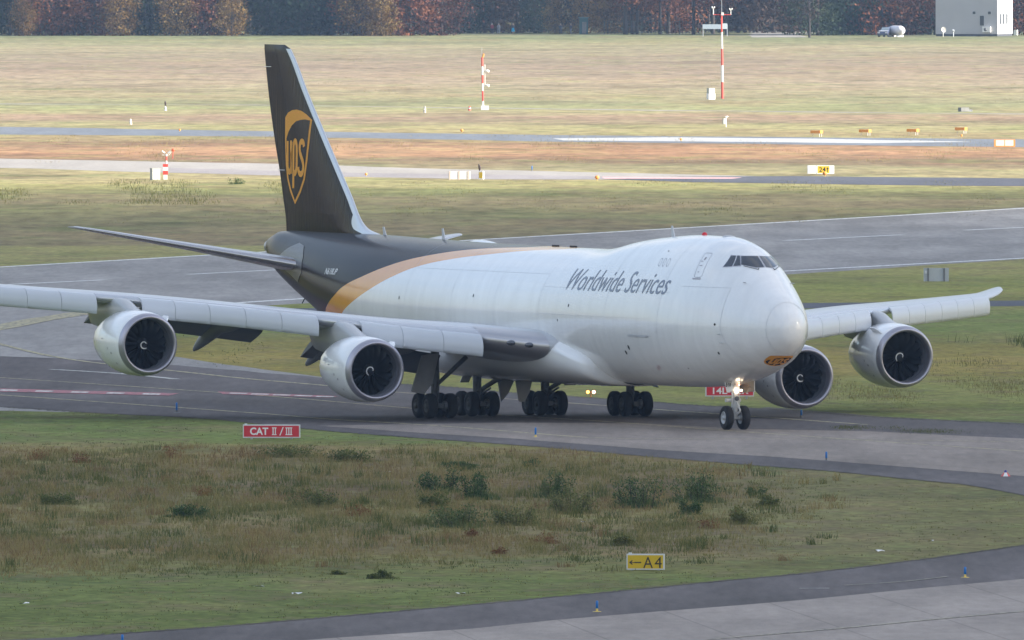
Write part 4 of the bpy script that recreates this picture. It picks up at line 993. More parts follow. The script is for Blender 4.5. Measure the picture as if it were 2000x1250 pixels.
def roman(n, x0, h):
    """serifed numeral from bars"""
    out = []; w = h * .13; gap = h * .30; tot = gap * (n - 1) + w
    for k in range(n): out.append((x0 + k * gap, 0, w, h))
    out.append((x0 - w * .7, 0, tot + w * 1.4, h * .11)); out.append((x0 - w * .7, h * .89, tot + w * 1.4, h * .11)); return out, tot
def sign_board(name, label, px, py, w, h, face, cat='sign', rz=0.0, depth=.28, foot=.08, cap=True, group=None):
    t = thing(name, label, cat, G(px, py), rz, group)
    MB().box((0, 0, foot + h / 2), (w, depth, h)).build('housing', M_SWHT, t)
    MB().add([(-w / 2 + .05, -depth / 2 - .006, foot + .05), (w / 2 - .05, -depth / 2 - .006, foot + .05), (w / 2 - .05, -depth / 2 - .006, foot + h - .05), (-w / 2 + .05, -depth / 2 - .006, foot + h - .05)], [(0, 1, 2, 3)]).build('face', face, t)
    for x in (-w * .35, w * .35): MB().box((x, 0, foot / 2), (.1, .1, foot)).build('leg', M_SGRY, t)
    if cap: MB().box((-w / 2 + .14, 0, foot + h + .025), (.13, .1, .05)).build('junction_cap', M_SWHT, t)
    return t
def sign_text(t, body, x0, x1, z0, z1, m, y, bold=.01, name='lettering'):
    vs, fs = textmesh(body, 1, bold); vs = refit(vs, x0, x1, z0, z1)
    return MB().add([(x, y, z) for x, z in vs], fs).build(name, m, t)
# CAT II/III
k = PPM(857)
t = sign_board('holding_position_sign', 'red sign reading CAT II/III in the grass beside the taxiway, below the wing', 530.5, 858, 2.88, .66, M_SRED, rz=R(-3)); y = -.152
sign_text(t, 'CAT', -1.08, -.16, .22, .60, M_SLET, y, .03)
mb = MB(); h = .38
for n_, x0 in ((2, .06), (3, .74)):
    bars, tot = roman(n_, x0, h)
    for i, (x, z, w_, hh) in enumerate(bars): yy = y - .001 * (i >= n_); mb.add([(x, yy, .22 + z), (x + w_, yy, .22 + z), (x + w_, yy, .22 + z + hh), (x, yy, .22 + z + hh)], [(0, 1, 2, 3)])
mb.add([(.40, y, .20), (.455, y, .20), (.62, y, .62), (.565, y, .62)], [(0, 1, 2, 3)]); mb.build('lettering', M_SLET, t)
# A4
t = sign_board('taxiway_direction_sign', 'yellow sign with a black arrow pointing left and A4, in the foreground grass', 1261, 1114, 1.56, .65, M_SYEL, rz=R(-5), depth=.24, foot=.03); y = -.13
sign_text(t, 'A', -.09, .31, .10, .56, M_BLACK, y, .0); sign_text(t, '4', .38, .68, .10, .56, M_BLACK, y, .0)
MB().add([(-.45, y, .305), (-.17, y, .305), (-.17, y, .355), (-.45, y, .355)], [(0, 1, 2, 3)]).add([(-.67, y, .33), (-.55, y, .43), (-.52, y, .40), (-.575, y, .345), (-.44, y, .345), (-.44, y, .315), (-.575, y, .315), (-.52, y, .26), (-.55, y, .23)], [(0, 1, 2, 3, 4, 5, 6, 7, 8)]).build('arrow', M_BLACK, t)
# 14L-32R behind the nose gear
t = sign_board('runway_holding_sign', 'red sign reading 14L-32R partly hidden behind the nose landing gear', 1425, 779, 2.62, .58, M_SRED, rz=R(4), foot=.14, cap=False); sign_text(t, '14L-32R', -.92, 1.02, .26, .62, M_SLET, -.152, .02)
# grey back of a sign by the runway
t = thing('rear_facing_sign', 'grey back of a sign standing in the grass beside the runway at right', 'sign', G(1828.5, 550), R(2)); k = PPM(550)
w, h = 49 / k, 26 / k
MB().box((0, 0, h / 2 + .02), (w, .2, h)).build('panel', M_SGRY, t)
for x in (-w / 2 + .30, w / 2 - .32): MB().box((x, -.14, h / 2 + .02), (.09, .08, h)).build('post', M_DGREY, t)
MB().box((-w / 2 + .15, -.13, h * .72), (.16, .06, .2)).build('cable_box', M_SWHT, t)
# small elevated taxiway edge markers
def marker(px, py, label, yellow=True, h=None):
    t = thing('taxiway_edge_marker', label, 'edge marker', G(px, py), 0, 'blue taxiway edge markers'); hh = h or .47
    MB().lathe((0, 0, 0), (0, 0, 1), [(0, .17), (.015, .17), (.03, .05), (.03, 0)], 20).build('base', M_YPL if yellow else M_DGREY, t)
    MB().tube((0, 0, .02), (0, 0, .14), .045, .045, 12).build('stem', M_YPL if yellow else M_DGREY, t)
    MB().lathe((0, 0, .13), (0, 0, 1), [(0, .042), (.005, .05), (hh - .2, .05), (hh - .16, .038), (hh - .15, 0)], 16).build('tube', M_BLUE, t)
for q in ((345, 806, 'blue taxiway edge marker between the outboard engine and the inboard engine at left', False, .56), (1046, 854, 'blue and yellow edge marker on the taxiway in front of the main wheels', True, .52),
          (1614, 900, 'blue edge marker on the taxiway at right, beyond the nose wheels', False, .47), (1565, 816, 'blue edge marker standing directly below the engine behind the nose gear', False, .45),
          (1885, 1128, 'blue edge marker on the dark apron shoulder at the far right', True, .46), (1166, 1195, 'blue and yellow edge marker on the apron shoulder at bottom centre', True, .46), (239, 1262, 'blue edge marker cut off by the bottom edge at left', True, .46),
          (1039, 334, 'distant blue marker at the edge of the far pale taxiway', False, .5)): marker(*q)
# red and white ground marker with a blue lamp
t = thing('apron_marker', 'small red and white cone-shaped marker with a blue top on the taxiway at far right', 'marker', G(1964, 931), 0)
mb = MB(); n_ = 6
for i in range(n_):
    a, b = 2 * math.pi * i / n_, 2 * math.pi * (i + 1) / n_; r0, r1 = .24, .09
    mb.add([(r0 * math.cos(a), r0 * math.sin(a), .02), (r0 * math.cos(b), r0 * math.sin(b), .02), (r1 * math.cos(b), r1 * math.sin(b), .2), (r1 * math.cos(a), r1 * math.sin(a), .2)], [(0, 1, 2, 3)], i % 2)
mb.build('skirt', [M_PWHT, M_PRED], t); MB().lathe((0, 0, .19), (0, 0, 1), [(0, .07), (.08, .07), (.12, .04), (.13, 0)], 16).build('lamp', mat('dark_blue_lens', (.03, .03, .22), .3), t)
# runway guard light (two amber lamps, lit)
t = thing('runway_guard_light', 'pair of glowing orange lamps on a post in the grass under the belly', 'light', G(1154, 776), 0)
MB().tube((0, 0, 0), (0, 0, .22), .04).box((0, .03, .28), (.42, .06, .06)).build('stand', M_ORG, t)
M_AMB = mat('lit_amber_lamp', (1, .5, .15), .3, emit=(1, .36, .08), estr=2.2)
for x in (-.16, .16):
    hs = MB().lathe((x, .1, .29), (0, -1, 0), [(0, .08), (.16, .11), (.18, .11), (.17, .09)], 16).build('lamp_hood', M_ORG, t)
    MB().lathe((x, -.06, .29), (0, -1, 0), [(0, .09), (.015, .05), (.02, 0)], 16).build('lens', M_AMB if x < 0 else M_LAMP2, hs)
# far signs
k = PPM(350)
t = thing('sign_pair', 'white blank sign with two dividers beside the far pale taxiway', 'sign', G(897.5, 351), R(2))
MB().box((0, 0, .40), (43 / k, .3, .72)).build('housing', M_PWHT, t)
for x in (-38, -2, 34): MB().box((x / 2 / k, -.16, .38), (.14, .04, .76)).build('strap', mat('peach_strap', (.62, .50, .42), .6), t)
t = thing('location_sign', 'small yellow sign in a white frame with a bird perched on it', 'sign', G(940, 350.5), R(-12))
MB().box((0, 0, .38), (9 / k, .5, .72)).build('housing', M_PWHT, t)
MB().add([(-.15, -.26, .12), (.15, -.26, .12), (.15, -.26, .66), (-.15, -.26, .66)], [(0, 1, 2, 3)]).build('face', M_SYEL, t)
t = sign_board('runway_direction_sign', 'white and yellow sign reading 24 with an up arrow beside the far road', 1612, 340.5, 1.62, .78, M_PWHT, rz=R(6), foot=.04, cap=False)
MB().add([(-.72, -.15, .12), (.36, -.15, .12), (.36, -.15, .76), (-.72, -.15, .76)], [(0, 1, 2, 3)]).build('yellow_panel', M_SYEL, t)
sign_text(t, '24', -.60, .02, .22, .66, M_BLACK, -.158, .01)
MB().add([(.15, -.158, .22), (.21, -.158, .22), (.21, -.158, .48), (.30, -.158, .48), (.18, -.158, .66), (.06, -.158, .48), (.15, -.158, .48)], [tuple(range(7))]).build('arrow', M_BLACK, t)
t = sign_board('blank_sign', 'white blank sign left of the yellow 24 sign', 1591, 340, 1.32, .76, M_PWHT, rz=R(6), foot=.04, cap=False)
k = PPM(287)
t = thing('orange_framed_sign', 'white sign with an orange frame at the right end of the far road', 'sign', G(1962, 287.5), R(3))
MB().box((0, 0, .41), (41 / k, .3, .72)).build('housing', M_ORG, t)
for x in (-.46, .46): MB().add([(x - .42, -.156, .14), (x + .42, -.156, .14), (x + .42, -.156, .72), (x - .42, -.156, .72)], [(0, 1, 2, 3)]).build('face', mat('cream_panel', (.74, .68, .6), .5), t)
for x in (-.8, 0, .8): MB().box((x, 0, .025), (.1, .1, .05)).build('leg', M_ORG, t)
# approach path lights: four orange boxes in a row
for i, (px_, py_) in enumerate(((1595, 267), (1689.5, 265), (1783, 264), (1877, 261))):
    nm = ('first', 'second', 'third', 'fourth')[i]; s_ = 1.0
    t = thing('approach_light_unit', nm + ' from the left of the four low orange light boxes behind the far road', 'light box', G(px_, py_), R(62), 'orange approach light boxes')
    MB().box((0, 0, .50), (.62, 1.15, .30)).build('body', M_ORG, t)
    MB().box((0, -.30, .52), (.5, .05, .2), M=Matrix.Rotation(.1, 4, 'Z')).build('hood', M_ORG, t)
    for x, y_ in ((-.24, -.45), (.24, -.45), (0, .45)): MB().tube((x, y_, 0), (x, y_, .36), .03, .03, 8).build('leg', M_PWHT, t)
# small orange and red lights along the far pavement
for px_, py_, s_, lb in ((1166, 353, 1.0, 'small orange light at the near edge of the far pale taxiway'), (1611, 345, 1.0, 'small orange light just below the yellow 24 sign'), (1330, 276, .7, 'tiny orange light on the bright part of the far road'),
                         (902, 259, .8, 'tiny orange light at the edge of the far road right of the tail'), (1878, 268, .6, 'tiny red light under the fourth orange light box'), (715, 344, .6, 'tiny orange light on the far pale taxiway beside the tail'), (351, 257, .6, 'tiny orange light on the far road left of the tail')):
    t = thing('edge_light', lb, 'light', G(px_, py_), 0, 'small orange edge lights')
    MB().tube((0, 0, 0), (0, 0, .16 * s_), .03, .03, 8).build('stem', M_YPL, t); MB().lathe((0, 0, .14 * s_), (0, 0, 1), [(0, .09), (.1, .20 * s_), (.24 * s_, .20 * s_), (.32 * s_, .1), (.33 * s_, 0)], 14).build('lamp', M_ORG, t)
# red and white mast with wind sensors
k = PPM(192); t = thing('wind_mast', 'tall thin red and white mast with a crossarm of wind sensors', 'mast', G(1411, 192.5), 0); Hm = 162 / k
for i in range(5):
    MB().tube((-.10 * i / 5 * 1.0, 0, Hm * i / 5), (-.10 * (i + 1) / 5, 0, Hm * (i + 1) / 5), .17 - .015 * i, .155 - .015 * i, 12).build('mast_section', M_PRED if i % 2 == 0 else M_PWHT, t)
MB().tube((-1.1, 0, Hm + .1), (1.0, 0, Hm + .1), .05, .05, 8).build('crossarm', M_PRED, t)
for x, zz in ((-1.1, .9), (1.0, .7)):
    MB().tube((x, 0, Hm + .1), (x, 0, Hm + zz), .04, .04, 8).tube((x - .16, 0, Hm + zz), (x + .16, 0, Hm + zz), .05).lathe((x - .14, 0, Hm + zz + .1), (0, 0, 1), [(-.1, .02), (0, .1), (.1, .02)], 10).lathe((x + .14, 0, Hm + zz + .1), (0, 0, 1), [(-.1, .02), (0, .1), (.1, .02)], 10).build('wind_sensor', M_PWHT, t)
MB().tube((-.08, 0, Hm), (-.12, 0, Hm + 3.0), .025, .015, 6).build('lightning_rod', M_SGRY, t); MB().box((.02, -.1, Hm + .2), (.3, .2, .34)).build('junction_box', M_PWHT, t)
t = thing('equipment_cabinet', 'white and grey cabinet standing left of the tall red and white mast', 'cabinet', G(1388.5, 194), R(28)); k = PPM(194)
MB().box((0, 0, .35), (.85, .6, .7)).build('plinth', M_PWHT, t); MB().box((0, 0, 1.02), (.8, .56, .65)).build('body', M_BRN, t)
t = thing('instrument_post', 'small grey box on a slim post in front of the tall red and white mast', 'post', G(1418, 248), R(40))
MB().tube((0, 0, 0), (0, 0, 1.1), .05, .05, 8).build('post', M_PWHT, t); MB().box((-.18, .1, .62), (.3, .2, .62)).build('box', M_BRN, t); MB().box((.06, 0, 1.12), (.3, .2, .12)).build('head', M_PWHT, t)
# middle mast
t = thing('sensor_mast', 'red and white mast with two white sensor arms, right of the tail fin', 'mast', G(943.5, 215), 0); k = PPM(215); Hm = 104 / k
for i, (a, b) in enumerate(((0, .09), (.09, .17), (.17, .36), (.36, .50), (.50, .66), (.66, .82), (.82, .99))):
    x0, x1 = -.12 * a, -.12 * b
    MB().tube((x0, 0, Hm * a), (x1, 0, Hm * b), .11, .11, 10).build('mast_section', (M_PWHT, M_PWHT, M_PRED, M_PWHT, M_PRED, M_PWHT, M_PRED)[i], t)
for f in (.47, .74): MB().tube((.0, 0, Hm * f - .05), (.34, 0, Hm * f), .04).lathe((.28, 0, Hm * f), (1, 0, -.25), [(0, .06), (.1, .17), (.42, .16), (.46, 0)], 14).build('sensor_arm', M_PWHT, t)
MB().tube((.22, 0, Hm * .43), (.20, 0, Hm * .86), .04).build('side_pole', M_PWHT, t)
MB().tube((-.02, 0, Hm * .99), (.06, 0, Hm * 1.06), .1, .1).build('obstruction_light', M_ORG, t); MB().tube((-.14, 0, Hm * .99), (-.14, 0, Hm * 1.17), .02).build('lightning_rod', M_SGRY, t)
MB().box((.22, -.2, .26), (.9, .5, .5)).build('base_box', M_PWHT, t)
# visibility sensor and cabinet at the left
t = thing('visibility_sensor', 'short red and white sensor post with white heads at left', 'sensor', G(323.5, 351), 0); k = PPM(351)
for z0, z1, m in ((0, .45, M_PWHT), (.45, .80, M_PRED), (.80, 1.15, M_PWHT), (1.15, 1.42, M_PRED)):
    MB().box((-.02, 0, (z0 + z1) / 2), (.46 if z0 else .36, .46, z1 - z0 - .004)).build('base_section', m, t)
for z0, z1, m in ((1.42, 1.72, M_PWHT), (1.72, 2.12, M_PRED), (2.12, 2.32, M_PWHT)): MB().tube((.06, 0, z0), (.06, 0, z1), .075).build('post_section', m, t)
MB().tube((-.3, 0, 2.22), (.3, 0, 2.22), .03).tube((.3, 0, 2.22), (.5, 0, 2.5), .03).build('yoke', M_PWHT, t)
for s_ in (-1, 1): MB().tube((.06 + s_ * .12, 0, 2.38), (.06 + s_ * .40, 0, 2.56), .07, .1).build('sensor_head', M_PWHT, t)
MB().tube((.63, 0, 1.9), (.67, 0, 2.6), .03).build('lamp_stalk', M_PRED, t); MB().lathe((.68, 0, 2.55), (0, 0, 1), [(0, .06), (.05, .13), (.22, .13), (.28, 0)], 12).build('obstruction_light', mat('orange_red_lens', (.8, .12, .05), .4), t)
t = thing('control_cabinet', 'greenish grey cabinet standing left of the short red and white sensor post', 'cabinet', G(303, 351.5), R(24))
MB().box((0, 0, .52), (.78, .55, 1.02)).build('body', M_BRN, t); MB().box((0, 0, 1.05), (.84, .6, .04)).build('lid', M_BRN, t)
# marker cones and posts in the far grass
for px_, py_, lb, c, h_ in ((829.5, 220, 'small reddish white post in the far grass left of the middle mast', M_CONC, .75), (917, 216, 'tiny red and white cone just left of the middle mast', M_PRED, .5), (255, 243, 'cream coloured stub post in the far grass at left', mat('cream_post', (.72, .66, .5), .7), .6), (323, 216, 'white stub post in the far grass with a dark bird on top', M_PWHT, .5)):
    t = thing('marker_post', lb, 'post', G(px_, py_), 0); MB().lathe((0, 0, 0), (0, 0, 1), [(0, .17), (.04, .16), (h_ * .85, .10), (h_, .08), (h_ + .001, 0)], 12).build('post', c, t)
    MB().lathe((0, 0, h_ * .45), (0, 0, 1), [(0, .145), (.1, .14)], 12).build('band', M_PWHT if c is not M_PWHT else M_CONC, t)
t = thing('concrete_well', 'low dark concrete block in the far grass at right', 'block', G(1882, 218), R(25)); MB().box((0, 0, .24), (1.0, .8, .46)).build('block', mat('dark_concrete', (.20, .20, .19), .9, noise_amt=.2), t); MB().box((.85, .1, .12), (.45, .4, .24)).build('cover', M_DGREY, t)
# birds
def bird(loc, label, s=1.0, rz=0):
    b = MB(); pts = [(0, 0, .02), (.02, 0, .10), (.03, 0, .24), (.0, 0, .38), (-.03, 0, .46), (-.07, 0, .52), (-.12, 0, .51)]; rr = [.03, .08, .12, .10, .06, .055, .012]
    rows = [[(p[0] + r * .9 * math.cos(R(a * 36)), r * math.sin(R(a * 36)), p[2]) for a in range(10)] for p, r in zip(pts, rr)]
    b.grid(rows, 0, True, True); b.add([(.06, -.04, .14), (.06, .04, .14), (.26, .03, -.10), (.26, -.03, -.10)], [(0, 1, 2, 3)]); b.tube((-.0, .03, -.03), (0, .03, .06), .012).tube((0, -.03, -.03), (0, -.03, .06), .012)
    o = b.build('bird', mat('dark_plumage', (.07, .05, .045), .8), loc=loc, label=label, category='bird'); o.scale = (s,) * 3; o.rotation_euler = (0, 0, rz)
bird(G(939, 350.5) + Vector((-.12, 0, .76)), 'dark bird of prey perched on the small yellow sign', 1.2, .2)
bird(G(323, 216) + Vector((0, 0, .52)), 'dark bird perched on the white stub post in the far grass', 1.1, 1.0)
# litter in the foreground grass
rl = random.Random(5)
for px_, py_, lb in ((506, 1150, 'crumpled white scrap at the grass edge below the brown weeds'), (580, 1164, 'flat white scrap near the apron edge at lower left'), (48, 1183, 'small grey-white scrap at far lower left'), (899, 1164, 'pale flat scrap at the grass edge near bottom centre'),
                     (1719, 1080, 'white paper scrap in the grass at right'), (1814, 1061, 'cream scrap in the grass at far right'), (759, 926, 'tiny white scrap in the brown weeds near centre'), (1139, 1024, 'tiny white scrap beside the yellow-brown weeds')):
    t = G(px_, py_); n_ = 5; mb = MB(); w = .10 if 'tiny' in lb else .2
    rows = [[(x * w + rl.uniform(-.02, .02), yy * .1, .06 + rl.uniform(0, .09)) for x in (-1, -.4, .3, 1)] for yy in (-1, 0, 1)]
    mb.grid(rows); mb.build('litter_scrap', M_PWHT, loc=t, label=lb, category='litter', group='scraps in the grass')

# ------------------------------------------------------------------ far edge: building, car, tank, pole, fence, board, people
YF = 62; k = PPM(YF)
M_WALL = mat('pale_rendered_wall', (.40, .40, .42), .85, noise_amt=.05, noise_scale=.4); M_ROOF = mat('flat_roof_felt', (.12, .12, .13), .9); M_PLIN = mat('dark_plinth', (.06, .065, .08), .8)
t = thing('utility_building', 'pale cubic building with small windows at the forest edge at top right', 'building', G(1948, 71), R(-17)); k = PPM(71)
W1, W2, HB = 120 / k / math.cos(R(17)), 5.6, 7.6
# wide wall runs to the left of the near corner, narrow wall runs back
MB().box((-W1 / 2, W2 * 1.6 / 2, HB / 2 + .35), (W1, W2 * 1.6, HB)).build('wall', M_WALL, t)
MB().box((-W1 / 2, W2 * 1.6 / 2, .17), (W1 - .1, W2 * 1.6 - .1, .35)).build('plinth', M_PLIN, t); MB().box((-W1 / 2, W2 * 1.6 / 2, HB + .45), (W1 + .3, W2 * 1.6 + .3, .2)).build('roof', M_ROOF, t)
M_WIN = mat('dark_window_glass', (.05, .055, .065), .2)
for x, z, w, h in ((-3.85, 3.75, .46, .42), (-1.3, 3.75, .46, .42), (-2.55, 2.5, .66, 1.55)):
    f = MB().box((x, -.03, z), (w + .12, .06, h + .12)).build('window', M_SGRY, t); MB().box((x, -.07, z), (w, .03, h)).build('pane', M_WIN, f)
for y_ in (1.6, 3.4, 5.4):
    f = MB().box((.03, y_, 2.75), (.06, .75, 1.75)).build('window', M_SGRY, t); MB().box((.07, y_, 2.75), (.03, .6, 1.6)).build('pane', M_WIN, f)
ob = thing('air_conditioner', 'white air conditioning unit on the wall of the pale building', 'air conditioner', t.matrix_basis @ Vector((-1.7, -.25, .75)), R(-17)); MB().box((0, 0, .35), (1.3, .45, .9)).build('case', M_PWHT, ob); MB().lathe((-.15, -.23, .35), (0, -1, 0), [(0, .3), (.02, .3), (.03, 0)], 20).build('fan_grille', M_DGREY, ob)
ob = thing('satellite_dish', 'small dish leaning at the left foot of the pale building', 'dish', G(1842, 72), 0); MB().lathe((0, -.2, 1.1), (.5, -.8, .2), [(0, .1), (.08, .3), (.2, .45)], 18).build('dish', M_CONC, ob); MB().tube((0, 0, 0), (0, -.1, 1.0), .05).build('foot', M_PWHT, ob)
ob = thing('standpipe', 'grey standpipe on the grass in front of the pale building', 'pipe', G(1862, 72), 0); MB().tube((0, 0, 0), (0, 0, .9), .08).tube((0, 0, .9), (.0, -.2, 1.1), .16).build('pipe', M_SGRY, ob)
ob = thing('waste_container', 'small white container beside the right corner of the pale building', 'container', G(1984, 69), R(-17)); MB().box((0, 0, .45), (.55, .6, .85)).build('bin', M_PWHT, ob); MB().box((-.55, 0, .35), (.4, .5, .6)).build('side_box', M_DGREY, ob)
# car seen from the front, and a white tank trailer
t = thing('parked_car', 'dark blue car seen from the front, parked at the forest edge', 'car', G(1731, 72), R(-18)); k = PPM(72)
M_CAR = mat('dark_blue_car_paint', (.03, .04, .09), .25, coat=.8); M_CGL = mat('windscreen_glass', (.16, .2, .24), .1, spec=.9)
prof = [(-2.1, .35, .82), (-2.15, .62, .86), (-1.9, .86, .86), (-.95, 1.02, .84), (-.35, 1.50, .66), (.6, 1.60, .66), (1.5, 1.52, .64), (2.05, 1.0, .82), (2.1, .4, .82)]
rows = [[(-w, y_, .28), (-w, y_, min(z, .85)), (-w * .86, y_, z), (w * .86, y_, z), (w, y_, min(z, .85)), (w, y_, .28)] for y_, z, w in prof]
mb = MB().grid(rows, 0, True, True); mb.add(rows[0], [tuple(range(6))]); mb.add(rows[-1], [tuple(range(6))]); mb.build('body', M_CAR, t)
MB().add([(-.66, -.93, 1.06), (.66, -.93, 1.06), (.56, -.38, 1.5), (-.56, -.38, 1.5)], [(0, 1, 2, 3)]).build('windscreen', M_CGL, t)
MB().add([(-.8, -1.95, .9), (.8, -1.95, .9), (.76, -1.0, 1.035), (-.76, -1.0, 1.035)], [(0, 1, 2, 3)]).build('bonnet_highlight', mat('painted_bonnet_highlight', (.4, .42, .48), .3), t)  # pale quad: highlight painted onto the dark blue bonnet
for x in (-.78, .78):
    for y_ in (-1.35, 1.35): MB().lathe((x - .1, y_, .33), (1, 0, 0), [(0, .2), (0, .33), (.2, .33), (.2, .2), (.2, 0)], 18).build('wheel', M_RUB, t)
    MB().box((x * .8, -2.14, .68), (.34, .06, .16)).build('headlight', mat('car_headlight', (.6, .62, .66), .2), t)
t = thing('tank_trailer', 'white horizontal tank standing beside the dark car at the forest edge', 'tank', G(1751, 72), R(-62)); 
rows = []
for k_ in range(15):
    u = k_ / 14; x = -2.1 + 4.2 * u; r = .78 * (1 - abs(2 * u - 1) ** 5) ** .5 * (1 - .10 * math.exp(-((u - .55) / .04) ** 2)) + .01; rows.append([(x, r * math.cos(R(a * 20)), 1.02 + r * math.sin(R(a * 20))) for a in range(18)])
MB().grid(rows, 0, True, True).build('vessel', mat('white_tank_paint', (.66, .63, .68), .4), t)
for x in (-1.2, 1.2): MB().box((x, 0, .16), (.25, 1.1, .34)).build('saddle', M_SGRY, t)
t = thing('steel_pole', 'thin grey pole rising behind the white tank', 'pole', G(1761, 66), 0); MB().tube((0, 0, 0), (-.05, 0, 9.0), .10, .07, 10).build('pole', mat('galvanised_pole', (.45, .5, .55), .4, metal=.3), t); MB().box((0, 0, 9.05), (.6, .2, .1)).build('pole_head', M_SGRY, t)
t = thing('notice_board', 'pale blue-grey board on two legs at the forest edge left of the tall mast', 'board', G(1396, 71), R(4)); MB().box((-.45, 0, 1.55), (3.0, .08, .75)).build('panel', mat('blue_grey_board', (.30, .36, .42), .5), t); MB().box((1.6, .02, 1.62), (.8, .08, .9)).build('panel', mat('pale_board', (.42, .48, .52), .5), t)
for x in (-1.85, 2.0): MB().box((x, .1, .95), (.1, .1, 1.9)).build('leg', M_SGRY, t)
# chain of dark fence panels with posts
t = thing('mesh_fence', 'dark upright-bar fence with posts at the forest edge', 'fence', G(1180, 67), 0); k = PPM(67); M_FEN = mat('dark_green_fence', (.035, .06, .06), .6)
mb = MB(); LF = 185 / k
for i in range(int(LF / .55)): mb.tube((i * .55, 0, 0), (i * .55, 0, 2.2), .035, .035, 5)
for z in (.3, 1.2, 2.1): mb.tube((0, 0, z), (LF, 0, z), .03, .03, 5)
mb.build('mesh_panel', M_FEN, t)
for i in range(6): MB().box((i * LF / 5, .06, 1.2), (.12, .12, 2.4)).build('post', M_FEN, t)
t = thing('green_shed', 'dark teal hut at the left end of the dark fence', 'hut', G(1140, 67), 0); MB().box((0, .9, 1.3), (1.4, 1.8, 2.6)).build('wall', mat('teal_sheet', (.02, .09, .11), .5), t); MB().box((0, .9, 2.68), (1.7, 2.1, .14)).build('roof', mat('teal_roof', (.05, .12, .14), .6), t); MB().box((.1, -.02, 1.05), (.7, .05, 1.9)).build('door', M_DGREY, t)

def person(px, py, label, top, trou, skirt=False, rz=0.0, step=.12, h=1.74, bag=None):
    t = G(px, py); me = bpy.data.meshes.new('person'); s = h / 1.74
    J = [(0, 0, .95), (0, 0, 1.18), (0, 0, 1.42), (0, 0, 1.52), (0, -.01, 1.62), (0, -.01, 1.74), (.19, 0, 1.40), (.24, -.02, 1.12), (.22, -.12, .88), (-.19, 0, 1.40), (-.24, .02, 1.12), (-.22, -.08, .88),
         (.10, 0, .90), (.11, -step, .50), (.11, -step * .9, .07), (.11, -step - .16, .03), (-.10, 0, .90), (-.11, step * .4, .50), (-.11, step * 1.3, .09), (-.11, step * 1.3 - .15, .03)]
    E_ = [(0, 1), (1, 2), (2, 3), (3, 4), (4, 5), (2, 6), (6, 7), (7, 8), (2, 9), (9, 10), (10, 11), (0, 12), (12, 13), (13, 14), (14, 15), (0, 16), (16, 17), (17, 18), (18, 19)]
    r = [.15, .14, .15, .06, .10, .07, .07, .05, .035, .07, .05, .035, .10, .07, .05, .045, .10, .07, .05, .045]
    me.from_pydata([(x * s, y * s, z * s) for x, y, z in J], E_, []); o = bpy.data.objects.new('person', me); COL.objects.link(o)
    md = o.modifiers.new('skin', 'SKIN'); sd = me.skin_vertices[0].data
    for i, q in enumerate(r): sd[i].radius = (q * s, q * s * .85)
    sd[0].use_root = True; o.modifiers.new('sub', 'SUBSURF').levels = 1; o.modifiers['sub'].render_levels = 1
    m = bpy.data.materials.new('person_skin_tone'); m.use_nodes = True; m.node_tree.nodes['Principled BSDF'].inputs['Base Color'].default_value = (.45, .28, .2, 1); me.materials.append(m)
    o.location = t; o.rotation_euler = (0, 0, rz); o['label'] = label; o['category'] = 'person'
    rows = [[(w * s * math.cos(R(a * 30)), w * .72 * s * math.sin(R(a * 30)), z * s) for a in range(12)] for z, w in ((.84, .20), (1.0, .19), (1.2, .19), (1.4, .21), (1.47, .10))]
    b = MB().grid(rows, 0, True, True)
    for sg in (1, -1): b.tube((sg * .19 * s, 0, 1.41 * s), (sg * .25 * s, -.01, 1.12 * s), .085, .07, 10).tube((sg * .25 * s, -.01, 1.12 * s), (sg * .23 * s, -.10, .93 * s), .07, .05, 10)
    b.build('jacket', mat('jacket_cloth', top, .9), o)
    b = MB()
    if skirt: b.grid([[(w * s * math.cos(R(a * 30)), w * .8 * s * math.sin(R(a * 30)), z * s) for a in range(12)] for z, w in ((.98, .18), (.7, .24), (.35, .30))], 0, True, True)
    else:
        for x, a, c in ((.10, -step, -step * .9), (-.10, step * .4, step * 1.3)): b.tube((x * s, 0, .95 * s), (x * 1.1 * s, a * s, .5 * s), .11, .09, 10).tube((x * 1.1 * s, a * s, .5 * s), (x * 1.1 * s, c * s, .1 * s), .09, .07, 10)
    b.build('skirt' if skirt else 'trousers', mat('trouser_cloth', trou, .9), o)
    b = MB(); b.grid([[(w * s * math.cos(R(a * 30)), w * s * math.sin(R(a * 30)) + .01, z * s) for a in range(12)] for z, w in ((1.62, .105), (1.70, .11), (1.76, .08), (1.78, .01))], 0, True, True); b.build('hair', mat('hair', (.25, .22, .2), .8), o)
person(961, 66, 'person in a dark red jacket walking at the forest edge', (.25, .03, .05), (.03, .03, .05), rz=.6)
person(974, 66, 'person in a grey jacket with white hair walking beside the one in dark red', (.2, .21, .24), (.22, .25, .3), rz=.5)
person(1002, 66, 'person in a dark top and bright blue trousers at the forest edge', (.06, .06, .08), (.02, .35, .6), skirt=True, rz=-.3)
person(1095, 67, 'person in dark clothes standing in the shade left of the teal hut', (.04, .05, .07), (.03, .04, .06), rz=.2)
person(1115, 67, 'person in a dark jacket and pale shoes next to the teal hut', (.05, .05, .08), (.12, .14, .18), rz=-.8)
